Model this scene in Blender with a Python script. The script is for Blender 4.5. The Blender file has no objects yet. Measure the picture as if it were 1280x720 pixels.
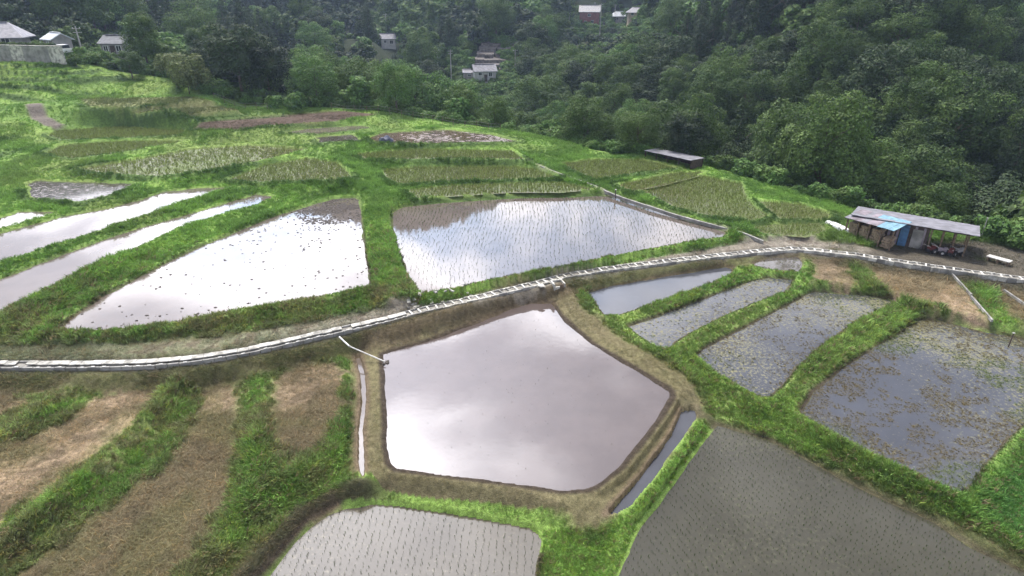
import bpy, bmesh, math, random
import numpy as np
from mathutils import Vector, Matrix
random.seed(7); RNG = np.random.default_rng(11)
S = bpy.context.scene
COL = S.collection
# ------------------------------------------------------------------ camera
F = 763.0; PITCH = math.radians(25.3); CAMZ = 20.0
SP, CP = math.sin(PITCH), math.cos(PITCH)
cam_d = bpy.data.cameras.new('camera'); cam = bpy.data.objects.new('camera', cam_d); COL.objects.link(cam)
cam.location = (0, 0, CAMZ); cam.rotation_euler = (math.pi/2 - PITCH, 0, 0)
cam_d.sensor_width = 36; cam_d.lens = 36*F/1280; cam_d.clip_end = 6000; cam_d.clip_start = .5
S.camera = cam
def ray(px, py):
    cx = (px-640)/F; cy = (360-py)/F
    return cx, CP + cy*SP, -SP + cy*CP
def P(px, py, z=0.0):
    d = ray(px, py); t = (z-CAMZ)/d[2]
    return (d[0]*t, d[1]*t, z)
def proj(x, y, z):
    z = z-CAMZ
    dep = y*CP - z*SP; up = y*SP + z*CP
    return 640+F*x/dep, 360-F*up/dep, dep
# ------------------------------------------------------------------ world and sun
SUN_EL, SUN_AZ = math.radians(60), math.radians(-18)      # azimuth measured from +Y towards +X
W = bpy.data.worlds.new('World'); S.world = W; W.use_nodes = True
nt = W.node_tree; nt.nodes.clear()
def nd(tree, typ, **kw):
    n = tree.nodes.new(typ)
    for k, v in kw.items():
        if k.startswith('i_'):
            n.inputs[int(k[2:]) if k[2:].isdigit() else k[2:].replace('_', ' ')].default_value = v
        else: setattr(n, k, v)
    return n
def mth(tree, op, a, b=None, c=None, clamp=False):
    n = tree.nodes.new('ShaderNodeMath'); n.operation = op; n.use_clamp = clamp
    for i, v in enumerate((a, b, c)):
        if v is None: continue
        if isinstance(v, (int, float)): n.inputs[i].default_value = v
        else: tree.links.new(v, n.inputs[i])
    return n.outputs[0]
def mixc(tree, fac, a, b, blend='MIX'):
    n = tree.nodes.new('ShaderNodeMix'); n.data_type = 'RGBA'; n.blend_type = blend
    for s, v in ((n.inputs[0], fac), (n.inputs[6], a), (n.inputs[7], b)):
        if isinstance(v, (int, float)): s.default_value = v
        elif isinstance(v, tuple): s.default_value = v if len(v) == 4 else (*v, 1)
        else: tree.links.new(v, s)
    return n.outputs[2]
def sstep(tree, v, lo, hi, a=0., b=1.):
    n = tree.nodes.new('ShaderNodeMapRange'); n.interpolation_type = 'SMOOTHSTEP'
    tree.links.new(v, n.inputs[0])
    for i, x in enumerate((lo, hi, a, b)): n.inputs[i+1].default_value = x
    return n.outputs[0]
sky = nd(nt, 'ShaderNodeTexSky', sky_type='NISHITA', sun_disc=False, sun_elevation=SUN_EL, sun_rotation=SUN_AZ,
         altitude=400, air_density=1.2, dust_density=1.5)
tc = nd(nt, 'ShaderNodeTexCoord'); sx = nd(nt, 'ShaderNodeSeparateXYZ'); nt.links.new(tc.outputs['Generated'], sx.inputs[0])
zz = mth(nt, 'ADD', mth(nt, 'ABSOLUTE', sx.outputs[2]), .22)
cb = nd(nt, 'ShaderNodeCombineXYZ')
nt.links.new(mth(nt, 'DIVIDE', sx.outputs[0], zz), cb.inputs[0]); nt.links.new(mth(nt, 'DIVIDE', sx.outputs[1], zz), cb.inputs[1])
cb.inputs[2].default_value = 3.3
n1 = nd(nt, 'ShaderNodeTexNoise', i_Scale=1.45, i_Detail=7.0, i_Roughness=.50, i_Distortion=.25)
n2 = nd(nt, 'ShaderNodeTexNoise', i_Scale=.8, i_Detail=3.0, i_Roughness=.45)
nt.links.new(cb.outputs[0], n1.inputs['Vector']); nt.links.new(cb.outputs[0], n2.inputs['Vector'])
cover = sstep(nt, n1.outputs[0], .34, .50)
shade = sstep(nt, n1.outputs[0], .47, .62)
big = sstep(nt, n2.outputs[0], .36, .62)
GL = Vector((math.sin(math.radians(-22))*math.cos(math.radians(38)), math.cos(math.radians(-22))*math.cos(math.radians(38)), math.sin(math.radians(38))))
vd = nd(nt, 'ShaderNodeVectorMath', operation='DOT_PRODUCT'); nt.links.new(tc.outputs['Generated'], vd.inputs[0]); vd.inputs[1].default_value = GL
dt = mth(nt, 'MAXIMUM', vd.outputs['Value'], 0.0)
lobe = mth(nt, 'ADD', mth(nt, 'MULTIPLY', mth(nt, 'POWER', dt, 12.), 7.4), mth(nt, 'MULTIPLY', mth(nt, 'POWER', dt, 3.), 1.5))
lowb = mth(nt, 'MULTIPLY', mth(nt, 'POWER', mth(nt, 'SUBTRACT', 1., mth(nt, 'ABSOLUTE', sx.outputs[2])), 4.), 5.)
bright = mth(nt, 'ADD', mth(nt, 'ADD', lobe, lowb), .5)
ccol = mixc(nt, shade, (16.6, 16.2, 16.9), (5.4, 5.3, 6.0))
ccol = mixc(nt, mth(nt, 'MULTIPLY', big, .35), ccol, (6.6, 6.7, 7.5))
cs = nd(nt, 'ShaderNodeVectorMath', operation='SCALE'); nt.links.new(ccol, cs.inputs[0]); nt.links.new(bright, cs.inputs[3])
bs = nd(nt, 'ShaderNodeVectorMath', operation='SCALE'); nt.links.new(sky.outputs[0], bs.inputs[0]); nt.links.new(mth(nt, 'MULTIPLY', bright, 1.3), bs.inputs[3])
skyc = mixc(nt, cover, bs.outputs[0], cs.outputs[0])
bg = nd(nt, 'ShaderNodeBackground'); bg.inputs[1].default_value = 0.08
nt.links.new(skyc, bg.inputs[0]); wo = nd(nt, 'ShaderNodeOutputWorld'); nt.links.new(bg.outputs[0], wo.inputs[0])
sun_d = bpy.data.lights.new('sun', 'SUN'); sun_d.energy = 5.0; sun_d.angle = math.radians(10); sun_d.color = (1, .94, .82)
sun = bpy.data.objects.new('sun', sun_d); COL.objects.link(sun)
sdir = Vector((math.sin(SUN_AZ)*math.cos(SUN_EL), math.cos(SUN_AZ)*math.cos(SUN_EL), math.sin(SUN_EL)))
sun.rotation_euler = sdir.to_track_quat('Z', 'Y').to_euler(); sun.location = (0, 0, 300)
S.view_settings.view_transform = 'Standard'; S.view_settings.look = 'None'; S.view_settings.exposure = 0.12; S.view_settings.gamma = 1
S.cycles.max_bounces = 6; S.cycles.diffuse_bounces = 3; S.cycles.glossy_bounces = 3; S.cycles.transmission_bounces = 2
S.cycles.volume_bounces = 0; S.cycles.use_denoising = True; S.cycles.caustics_reflective = False; S.cycles.caustics_refractive = False
# ------------------------------------------------------------------ helpers
def link(o, parent=None):
    COL.objects.link(o)
    if parent is not None: o.parent = parent
    return o
def tag(o, label=None, cat=None, group=None, kind=None):
    if label: o['label'] = label
    if cat: o['category'] = cat
    if group: o['group'] = group
    if kind: o['kind'] = kind
    return o
def empty(name, loc, rz=0., label=None, cat=None, group=None):
    o = bpy.data.objects.new(name, None); o.location = loc; o.rotation_euler = (0, 0, rz); o.empty_display_size = .2
    link(o); return tag(o, label, cat, group)
class MB:
    def __init__(s): s.v = []; s.f = []
    def box(s, c, d, rz=0., tilt=None):
        x, y, z = (q/2 for q in d); m = Matrix.Rotation(rz, 4, 'Z')
        if tilt is not None: m = m @ tilt
        n = len(s.v)
        for a, b, e in ((-1,-1,-1),(1,-1,-1),(1,1,-1),(-1,1,-1),(-1,-1,1),(1,-1,1),(1,1,1),(-1,1,1)):
            s.v.append(tuple(m @ Vector((a*x, b*y, e*z)) + Vector(c)))
        s.f += [tuple(n+i for i in q) for q in ((0,3,2,1),(4,5,6,7),(0,1,5,4),(1,2,6,5),(2,3,7,6),(3,0,4,7))]
        return s
    def tube(s, pts, r, seg=6):
        pts = [Vector(p) for p in pts]; rs = r if isinstance(r, (list, tuple)) else [r]*len(pts); n = len(s.v)
        for i, p in enumerate(pts):
            t = (pts[min(i+1, len(pts)-1)] - pts[max(i-1, 0)]).normalized()
            a = t.orthogonal().normalized() if abs(t.z) < .9 else Vector((1, 0, 0)); a = (a - t*a.dot(t)).normalized(); b = t.cross(a)
            for k in range(seg):
                q = 2*math.pi*k/seg; s.v.append(tuple(p + (a*math.cos(q) + b*math.sin(q))*rs[i]))
        for i in range(len(pts)-1):
            for k in range(seg):
                s.f.append((n+i*seg+k, n+i*seg+(k+1) % seg, n+(i+1)*seg+(k+1) % seg, n+(i+1)*seg+k))
        s.f.append(tuple(n+k for k in reversed(range(seg)))); s.f.append(tuple(n+(len(pts)-1)*seg+k for k in range(seg)))
        return s
    def prism(s, prof, x0, x1):          # profile in (y, z), extruded along x
        n = len(s.v); k = len(prof)
        s.v += [(x0, a, b) for a, b in prof] + [(x1, a, b) for a, b in prof]
        s.f += [(n+i, n+(i+1) % k, n+k+(i+1) % k, n+k+i) for i in range(k)]
        s.f += [tuple(n+i for i in reversed(range(k))), tuple(n+k+i for i in range(k))]
        return s
    def mesh(s, name, mat):
        m = bpy.data.meshes.new(name); m.from_pydata(s.v, [], s.f); m.materials.append(mat)
        bm = bmesh.new(); bm.from_mesh(m); bmesh.ops.recalc_face_normals(bm, faces=bm.faces); bm.to_mesh(m); bm.free()
        return m
    def build(s, name, mat, parent=None, loc=None, rz=None):
        o = bpy.data.objects.new(name, s.mesh(name, mat))
        if loc is not None: o.location = loc
        if rz is not None: o.rotation_euler.z = rz
        return link(o, parent)
def np_mesh(name, V, Q, mat, smooth=False, col=None):
    m = bpy.data.meshes.new(name); k = Q.shape[1]
    m.vertices.add(len(V)); m.vertices.foreach_set('co', np.ascontiguousarray(V, dtype=np.float32).ravel())
    m.loops.add(Q.size); m.loops.foreach_set('vertex_index', np.ascontiguousarray(Q, dtype=np.int32).ravel())
    m.polygons.add(len(Q)); m.polygons.foreach_set('loop_start', np.arange(0, Q.size, k, dtype=np.int32))
    m.polygons.foreach_set('loop_total', np.full(len(Q), k, dtype=np.int32))
    if smooth: m.polygons.foreach_set('use_smooth', np.ones(len(Q), dtype=bool))
    m.update(calc_edges=True)
    if col is not None:
        a = m.color_attributes.new('Col', 'FLOAT_COLOR', 'POINT')
        a.data.foreach_set('color', np.ascontiguousarray(np.c_[col, np.ones(len(col))], dtype=np.float32).ravel())
    if mat is not None: m.materials.append(mat)
    return m
_H = np.random.default_rng(5).random((256, 256))
def vnoise(x, y):
    xi = np.floor(x).astype(int); yi = np.floor(y).astype(int); fx = x-xi; fy = y-yi
    fx = fx*fx*(3-2*fx); fy = fy*fy*(3-2*fy)
    a = _H[xi & 255, yi & 255]; b = _H[(xi+1) & 255, yi & 255]; c = _H[xi & 255, (yi+1) & 255]; d = _H[(xi+1) & 255, (yi+1) & 255]
    return (a*(1-fx)+b*fx)*(1-fy) + (c*(1-fx)+d*fx)*fy
def fbm(x, y, o=4, g=.5):
    s = 0; a = 1; t = 0
    for i in range(o):
        s = s + a*vnoise(x*2**i+17.3*i, y*2**i+9.1*i); t += a; a *= g
    return s/t
def smooth(e0, e1, x):
    t = np.clip((x-e0)/(e1-e0), 0, 1); return t*t*(3-2*t)
def seg_dist(X, Y, pts, closed=True):
    D = np.full(X.shape, 1e9); inside = np.zeros(X.shape, bool); n = len(pts)
    for i in range(n if closed else n-1):
        ax, ay = pts[i][:2]; bx, by = pts[(i+1) % n][:2]; dx, dy = bx-ax, by-ay
        t = np.clip(((X-ax)*dx+(Y-ay)*dy)/(dx*dx+dy*dy+1e-12), 0, 1)
        D = np.minimum(D, (X-ax-t*dx)**2+(Y-ay-t*dy)**2)
        if closed: inside ^= ((ay > Y) != (by > Y)) & (X < (bx-ax)*(Y-ay)/(by-ay+1e-12)+ax)
    D = np.sqrt(D)
    return np.where(inside, -D, D) if closed else D
# ------------------------------------------------------------------ materials
def new_mat(name):
    m = bpy.data.materials.new(name); m.use_nodes = True
    return m, m.node_tree, m.node_tree.nodes['Principled BSDF']
def simple(name, col, rough=.8, var=.25, scale=6., metal=0., bump=0.):
    m, t, b = new_mat(name); g = nd(t, 'ShaderNodeNewGeometry'); n = nd(t, 'ShaderNodeTexNoise', i_Scale=scale, i_Detail=5.0)
    t.links.new(g.outputs['Position'], n.inputs['Vector'])
    f = sstep(t, n.outputs[0], .3, .7, 1-var, 1+var)
    v = nd(t, 'ShaderNodeVectorMath', operation='SCALE'); v.inputs[0].default_value = col; t.links.new(f, v.inputs[3])
    t.links.new(v.outputs[0], b.inputs['Base Color']); b.inputs['Roughness'].default_value = rough; b.inputs['Metallic'].default_value = metal
    if bump:
        bp = nd(t, 'ShaderNodeBump', i_Strength=bump, i_Distance=.05); t.links.new(n.outputs[0], bp.inputs['Height']); t.links.new(bp.outputs[0], b.inputs['Normal'])
    return m
M = {}
M['concrete'] = simple('concrete', (.40, .39, .36), .9, .5, 2.2, bump=.5)
M['concrete_pale'] = simple('concrete_pale', (.55, .54, .52), .8, .2, 4.)
M['old_concrete'] = simple('old_concrete', (.24, .235, .225), .9, .35, 1.2, bump=.4)
M['wood'] = simple('wood', (.16, .115, .08), .85, .4, 5.)
M['dark_wood'] = simple('dark_wood', (.07, .05, .045), .85, .35, 4.)
M['log'] = simple('log', (.27, .21, .15), .85, .35, 12.)
M['tin'] = simple('tin', (.19, .19, .22), .75, .25, 1.5, .3)
M['tin_brown'] = simple('tin_brown', (.20, .17, .20), .6, .4, 1.5)
M['blue_sheet'] = simple('blue_sheet', (.06, .15, .29), .6, .2, 3.)
M['blue_pale'] = simple('blue_pale', (.15, .29, .38), .6, .25, 3.)
M['roof_tile'] = simple('roof_tile', (.20, .20, .235), .55, .25, 2.)
M['roof_white'] = simple('roof_white', (.50, .53, .58), .7, .1, 1.)
M['roof_dark'] = simple('roof_dark', (.11, .115, .13), .6, .25, 2.)
M['wall_white'] = simple('wall_white', (.42, .42, .42), .8, .15, 1.)
M['wall_tan'] = simple('wall_tan', (.42, .34, .26), .8, .12, 1.)
M['wall_grey'] = simple('wall_grey', (.28, .27, .27), .8, .2, 1.)
M['wall_red'] = simple('wall_red', (.22, .09, .085), .8, .2, 1.)
M['red_paint'] = simple('red_paint', (.12, .03, .03), .4, .1, 4.)
M['black'] = simple('black', (.02, .02, .025), .6, .2, 4.)
M['glass'] = simple('glass', (.03, .035, .045), .1, .2, 2.)
M['white'] = simple('white', (.75, .76, .78), .5, .08, 3.)
M['pole'] = simple('pole', (.34, .33, .32), .7, .1, 3.)
M['bark'] = simple('bark', (.085, .065, .05), .9, .4, 6., bump=.5)
M['clod'] = simple('clod', (.05, .04, .035), .8, .4, 6., bump=.5)
M['wire'] = simple('wire', (.28, .27, .26), .6, .1, 3.)
M['silt'] = simple('silt', (.19, .18, .16), .6, .6, 2.5)
M['tarp'] = simple('tarp', (.045, .055, .10), .5, .3, 3.)
M['soil_red'] = simple('soil_red', (.14, .125, .12), .9, .45, 1.6, bump=.6)
# ground: albedo from the vertex attribute, fine grain and relief from noise
mg, t, b = new_mat('ground')
at = nd(t, 'ShaderNodeAttribute', attribute_name='Col'); g = nd(t, 'ShaderNodeNewGeometry')
na = nd(t, 'ShaderNodeTexNoise', i_Scale=3.2, i_Detail=8.0, i_Roughness=.7); nb = nd(t, 'ShaderNodeTexNoise', i_Scale=22., i_Detail=4.0, i_Roughness=.7)
for n in (na, nb): t.links.new(g.outputs['Position'], n.inputs['Vector'])
f = mth(t, 'MULTIPLY', sstep(t, na.outputs[0], .25, .75, .6, 1.4), sstep(t, nb.outputs[0], .25, .75, .55, 1.45))
v = nd(t, 'ShaderNodeVectorMath', operation='SCALE'); t.links.new(at.outputs['Color'], v.inputs[0]); t.links.new(f, v.inputs[3])
t.links.new(v.outputs[0], b.inputs['Base Color']); b.inputs['Roughness'].default_value = .95; b.inputs['Specular IOR Level'].default_value = .15
bp = nd(t, 'ShaderNodeBump', i_Strength=.9, i_Distance=.12); t.links.new(mth(t, 'ADD', na.outputs[0], mth(t, 'MULTIPLY', nb.outputs[0], .5)), bp.inputs['Height']); t.links.new(bp.outputs[0], b.inputs['Normal'])
M['ground'] = mg
def water_mat(name, mud, weed=None, weed_amt=0., murk=.0, ior=1.5, rough=.03, wscale=2.6, green=None, rip=.02, mud_patch=0., wr=.75):
    m, t, b = new_mat(name); g = nd(t, 'ShaderNodeNewGeometry')
    n = nd(t, 'ShaderNodeTexNoise', i_Scale=.35, i_Detail=6.0, i_Roughness=.6); t.links.new(g.outputs['Position'], n.inputs['Vector'])
    col = mixc(t, sstep(t, n.outputs[0], .35, .65), tuple(c*.9 for c in mud), tuple(c*1.1 for c in mud))
    rip_n = nd(t, 'ShaderNodeTexNoise', i_Scale=2.5, i_Detail=3.0); t.links.new(g.outputs['Position'], rip_n.inputs['Vector'])
    bp = nd(t, 'ShaderNodeBump', i_Strength=rip, i_Distance=.05); t.links.new(rip_n.outputs[0], bp.inputs['Height'])
    b.inputs['IOR'].default_value = ior; b.inputs['Roughness'].default_value = rough
    t.links.new(bp.outputs[0], b.inputs['Normal'])
    if weed:
        w = nd(t, 'ShaderNodeTexNoise', i_Scale=wscale, i_Detail=9.0, i_Roughness=.72); t.links.new(g.outputs['Position'], w.inputs['Vector'])
        w2 = nd(t, 'ShaderNodeTexNoise', i_Scale=.12, i_Detail=3.0); t.links.new(g.outputs['Position'], w2.inputs['Vector'])
        s = mth(t, 'ADD', w.outputs[0], mth(t, 'MULTIPLY', mth(t, 'SUBTRACT', w2.outputs[0], .5), .55))
        k = sstep(t, s, .56-weed_amt, .74-weed_amt)
        col = mixc(t, k, col, weed)
        t.links.new(mth(t, 'ADD', mth(t, 'MULTIPLY', k, wr), rough), b.inputs['Roughness'])
    t.links.new(col, b.inputs['Base Color'])
    return m
M['w_bright'] = water_mat('water_silty', (.12, .10, .088), ior=1.6, rough=.02)
M['w_pent'] = water_mat('water_pentagon', (.088, .070, .066), ior=1.85, rough=.03, rip=.03)
M['w_rows'] = water_mat('water_planted', (.082, .073, .058), weed=(.125, .112, .082), weed_amt=.03, wscale=4.5, ior=1.45, rough=.05, rip=.04, wr=.18)
M['w_near'] = water_mat('water_near', (.048, .046, .034), weed=(.080, .078, .052), weed_amt=.03, wscale=4.5, ior=1.42, rough=.06, rip=.04, wr=.18)
M['w_dark'] = water_mat('water_dark', (.055, .058, .07), ior=1.5, rough=.05)
M['w_weed'] = water_mat('water_weedy', (.055, .060, .075), weed=(.175, .165, .080), weed_amt=.065, ior=1.5, rough=.06, wscale=5.)
M['w_green'] = water_mat('water_green', (.12, .12, .06), weed=(.11, .15, .045), weed_amt=.12, ior=1.4, rough=.12, wscale=3.)
M['w_mud'] = water_mat('water_muddy', (.075, .066, .058), weed=(.11, .095, .08), weed_amt=.04, ior=1.6, rough=.05, wscale=2., wr=.35)
M['w_brown'] = water_mat('water_brown', (.095, .07, .055), weed=(.13, .095, .08), weed_amt=.05, ior=1.6, rough=.05, wscale=1.2, wr=.4)
def leaf_mat(name, c0, c1, c2, trans=.25, inst=False):
    m, t, b = new_mat(name)
    oi = nd(t, 'ShaderNodeObjectInfo'); g = nd(t, 'ShaderNodeNewGeometry')
    n = nd(t, 'ShaderNodeTexNoise', i_Scale=.35, i_Detail=3.0); t.links.new(g.outputs['Position'], n.inputs['Vector'])
    c = mixc(t, oi.outputs['Random'], c0, c1); c = mixc(t, sstep(t, n.outputs[0], .4, .68), c, c2)
    ri = mth(t, 'MULTIPLY_ADD', g.outputs['Random Per Island'], .9, .55)
    v = nd(t, 'ShaderNodeVectorMath', operation='SCALE'); t.links.new(c, v.inputs[0]); t.links.new(ri, v.inputs[3])
    b.inputs['Roughness'].default_value = .7; b.inputs['Specular IOR Level'].default_value = .25
    t.links.new(v.outputs[0], b.inputs['Base Color'])
    tr = nd(t, 'ShaderNodeBsdfTranslucent'); t.links.new(v.outputs[0], tr.inputs[0])
    mx = nd(t, 'ShaderNodeMixShader'); mx.inputs[0].default_value = trans
    t.links.new(b.outputs[0], mx.inputs[1]); t.links.new(tr.outputs[0], mx.inputs[2]); t.links.new(mx.outputs[0], t.nodes['Material Output'].inputs[0])
    return m
M['leaf'] = leaf_mat('leaf', (.026, .054, .017), (.080, .142, .034), (.098, .158, .038))
M['leaf_dark'] = leaf_mat('leaf_dark', (.012, .026, .012), (.036, .064, .022), (.046, .078, .026), .08)
M['leaf_bright'] = leaf_mat('leaf_bright', (.075, .16, .038), (.10, .19, .046), (.12, .20, .052))
M['leaf_bamboo'] = leaf_mat('leaf_bamboo', (.13, .16, .06), (.15, .18, .07), (.12, .16, .055))
# tufts: colour comes from the instance
mt_, t, b = new_mat('tuft')
at = nd(t, 'ShaderNodeAttribute', attribute_name='tcol', attribute_type='INSTANCER'); g = nd(t, 'ShaderNodeNewGeometry')
ri = mth(t, 'MULTIPLY_ADD', g.outputs['Random Per Island'], .7, .65)
v = nd(t, 'ShaderNodeVectorMath', operation='SCALE'); t.links.new(at.outputs['Color'], v.inputs[0]); t.links.new(ri, v.inputs[3])
t.links.new(v.outputs[0], b.inputs['Base Color']); b.inputs['Roughness'].default_value = .7; b.inputs['Specular IOR Level'].default_value = .2
tr = nd(t, 'ShaderNodeBsdfTranslucent'); t.links.new(v.outputs[0], tr.inputs[0]); mx = nd(t, 'ShaderNodeMixShader'); mx.inputs[0].default_value = .3
t.links.new(b.outputs[0], mx.inputs[1]); t.links.new(tr.outputs[0], mx.inputs[2]); t.links.new(mx.outputs[0], t.nodes['Material Output'].inputs[0])
M['tuft'] = mt_
# ------------------------------------------------------------------ the fields (outlines on the ground, level z)
# name: (outline seen from the air, level, water material or None for dry, bund height, bund half-width)
FL = {
 'pond_left': ([(72,413),(130,414),(220,404),(320,385),(400,371),(462,360),(463,345),(457,318),(454,290),(450,250),(445,247),(415,249),(385,258),(345,270),(310,284),(240,313),(180,344),(130,370),(92,397)], 1.4, 'w_bright', .22, .35),
 'pond_rows': ([(490,265),(505,259),(560,252),(640,247),(700,245),(768,244),(820,260),(865,276),(907,290),(905,296),(860,303),(800,313),(740,325),(690,335),(640,344),(600,352),(560,362),(527,367),(510,345),(498,312),(491,285)], 1.4, 'w_bright', .25, .3),
 'pentagon': ([(478,443),(540,425),(600,402),(640,386),(662,379),(690,379),(700,395),(720,413),(740,430),(770,448),(800,465),(838,489),(840,497),(826,520),(800,555),(775,585),(745,608),(733,613),(700,614),(640,605),(600,600),(550,594),(495,587),(487,580),(483,560),(482,520),(480,480)], 0., 'w_pent', .26, .75),
 'bottom_mid': ([(300,745),(329,720),(362,680),(385,655),(410,640),(430,631),(465,628),(495,631),(525,636),(570,641),(640,654),(662,658),(674,666),(678,675),(677,690),(670,725),(660,790),(640,900),(260,900)], -.9, 'w_rows', .2, .35),
 'bottom_right': ([(895,531),(960,549),(990,565),(1050,598),(1110,627),(1167,653),(1222,688),(1280,716),(1360,760),(1450,900),(680,900),(740,790),(770,722),(800,655),(838,605),(868,565)], -.9, 'w_near', .2, .3),
 'narrow': ([(850,513),(870,511),(872,522),(860,542),(815,605),(790,635),(772,646),(755,648),(765,635),(800,595),(838,542)], -.5, 'w_dark', .1, .3),
 'right_a': ([(733,366),(765,358),(830,346),(905,333),(917,336),(912,345),(870,362),(820,379),(775,394),(755,393),(745,380)], .3, 'w_dark', .2, .3),
 'right_b': ([(785,408),(830,393),(880,374),(930,355),(960,347),(990,350),(985,362),(940,380),(900,397),(870,411),(845,427),(835,437),(825,437),(805,424)], .15, 'w_weed', .2, .3),
 'right_c': ([(870,445),(880,436),(920,415),(960,395),(1000,373),(1017,365),(1040,366),(1085,370),(1120,377),(1105,386),(1070,402),(1030,430),(995,460),(975,485),(960,497),(950,496),(900,470)], 0., 'w_weed', .2, .3),
 'right_d': ([(1000,515),(1045,545),(1085,565),(1150,595),(1200,617),(1215,605),(1230,580),(1262,545),(1300,510),(1345,470),(1340,440),(1280,425),(1235,414),(1177,401),(1152,399),(1110,425),(1060,455),(1015,490)], -.2, 'w_weed', .2, .35),
 'glare': ([(940,330),(960,322),(997,321),(1002,330),(997,340),(975,338),(945,334)], .55, 'w_mud', .15, .25),
 'ditch': ([(443,446),(451,446),(458,470),(460,500),(456,540),(457,580),(458,606),(451,606),(447,580),(446,540),(451,500),(449,470)], -.35, 'w_bright', .0, .2),
 'strip_low': ([(-120,445),(-40,375),(0,350),(82,317),(160,290),(250,264),(320,243),(343,246),(320,256),(282,266),(220,286),(175,308),(125,328),(62,361),(0,392),(-40,412),(-120,470)], 1.8, 'w_bright', .14, .3),
 'strip_high': ([(-90,330),(-40,303),(0,292),(75,272),(100,267),(140,260),(175,250),(205,240),(260,234),(290,235),(225,254),(150,280),(75,304),(0,328),(-40,345),(-90,372)], 2.1, 'w_bright', .14, .3),
 'corner_left': ([(-40,290),(0,273),(25,265),(72,265),(37,276),(0,285),(-35,297)], 2.2, 'w_bright', .12, .25),
 'grey_mud': ([(35,230),(45,226),(170,230),(150,240),(100,253),(40,248)], 2.45, 'w_mud', .15, .3),
 'pale_left': ([(95,212),(150,203),(240,187),(310,182),(385,187),(330,200),(260,215),(200,221),(130,218)], 2.85, 'w_green', .25, .35),
 'green_left': ([(285,225),(330,207),(385,198),(425,205),(440,222),(420,227),(330,228)], 2.4, 'w_green', .2, .35),
 'upper_left': ([(55,193),(75,183),(150,177),(230,178),(160,190),(90,199)], 3.05, 'w_green', .3, .4),
 'mid_a': ([(478,213),(520,209),(640,208),(675,213),(698,223),(640,225),(560,227),(500,232),(485,225)], 1.95, 'w_green', .2, .35),
 'mid_b': ([(510,238),(560,232),(640,229),(700,228),(748,237),(700,241),(640,241),(560,246),(520,248)], 1.85, 'w_green', .15, .3),
 'mid_c': ([(445,193),(520,187),(640,189),(655,199),(560,198),(460,199)], 2.65, 'w_green', .2, .35),
 'far_a': ([(700,205),(740,200),(802,200),(847,210),(790,217),(745,226)], 1.95, 'w_green', .2, .35),
 'far_b': ([(772,231),(840,217),(880,215),(872,221),(830,232),(792,239)], 1.85, 'w_green', .15, .3),
 'far_c': ([(805,240),(865,222),(881,221),(927,230),(932,245),(942,258),(962,270),(940,276),(905,275),(850,262)], 1.65, 'w_green', .2, .3),
 'far_d': ([(950,252),(1000,255),(1035,267),(1038,275),(975,274),(960,262)], 1.5, 'w_green', .15, .3),
 'far_e': ([(938,283),(1025,279),(1033,290),(1005,296),(950,292)], 1.35, 'w_green', .15, .3),
 'brown_wet': ([(462,172),(480,166),(560,162),(610,168),(650,177),(560,179),(470,179)], 3.25, 'w_brown', .2, .35),
 'glint_a': ([(356,166),(385,161),(450,157),(465,160),(400,167)], 3.5, 'w_bright', .12, .3),
 'glint_b': ([(395,172),(440,168),(452,176),(400,178)], 3.35, 'w_mud', .12, .3),
 'brown_dry': ([(243,161),(252,153),(320,147),(430,139),(470,143),(420,151),(330,157),(300,162)], 4.2, None, 0, .3),
 'green_strip': ([(165,148),(250,140),(340,136),(420,137),(330,144),(240,149)], 4.5, None, 0, .3),
 'step_a': ([(100,124),(235,121),(300,131),(220,136),(110,133)], 6.0, None, 0, .3),
 'step_c': ([(60,170),(70,164),(150,159),(235,164),(225,170),(80,175)], 3.25, 'w_green', .2, .35),
 'dry_a': ([(1015,322),(1050,322),(1065,340),(1070,357),(1015,352)], .55, None, 0, .3),
 'dry_b': ([(1080,332),(1180,335),(1200,350),(1235,395),(1238,403),(1140,378),(1095,358)], .5, None, 0, .3),
 'dry_c': ([(1222,345),(1262,352),(1330,395),(1330,425),(1270,405),(1245,372)], .5, None, 0, .3),
 'straw_a': ([(70,530),(120,500),(190,481),(203,488),(185,515),(140,550),(60,612),(0,655),(-120,745),(-120,600),(0,560)], .2, None, 0, .3),
 'straw_b': ([(258,495),(268,482),(298,484),(300,520),(296,570),(285,635),(240,700),(190,760),(120,900),(-160,900),(-20,745),(60,690),(130,640),(200,590),(240,530)], -.2, None, 0, .3),
 'straw_c': ([(346,468),(380,455),(420,454),(430,470),(428,510),(405,560),(365,583),(340,560),(335,520)], .1, None, 0, .3),
 'straw_d': ([(-60,495),(0,488),(32,494),(30,508),(-60,540)], .4, None, 0, .3),
 'weeds_br': ([(1250,600),(1300,565),(1400,520),(1400,760),(1300,690),(1232,640)], -.5, None, 0, .3),
}
FW = {k: [P(x, y, v[1]) for x, y in v[0]] for k, v in FL.items()}
CHZ = .95
CH_PX = [(-160,459),(-60,457),(0,456),(100,456),(200,453),(260,446),(320,436),(400,418),(480,400),(530,387),(600,371),(680,352),(705,345),(760,336),(830,327),(900,319),(960,313),(1000,311),(1060,317),(1120,326),(1180,335),(1240,343),(1300,351),(1380,362)]
CHW = [P(x, y, CHZ) for x, y in CH_PX]
PATH_PX = [(-160,446),(0,441),(130,439),(260,430),(400,407),(520,384),(610,364),(700,343),(800,325),(900,313),(955,305),(1000,303),(1060,308),(1140,321),(1200,330),(1300,345)]
PATHW = [P(x, y, 1.05) for x, y in PATH_PX]
FOOT_PX = [(662,203),(700,218),(740,232),(770,245),(815,260),(850,271),(890,282),(922,290),(955,303)]
FOOTZ = [2.35, 2.1, 1.9, 1.72, 1.7, 1.65, 1.6, 1.55, 1.3]
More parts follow.
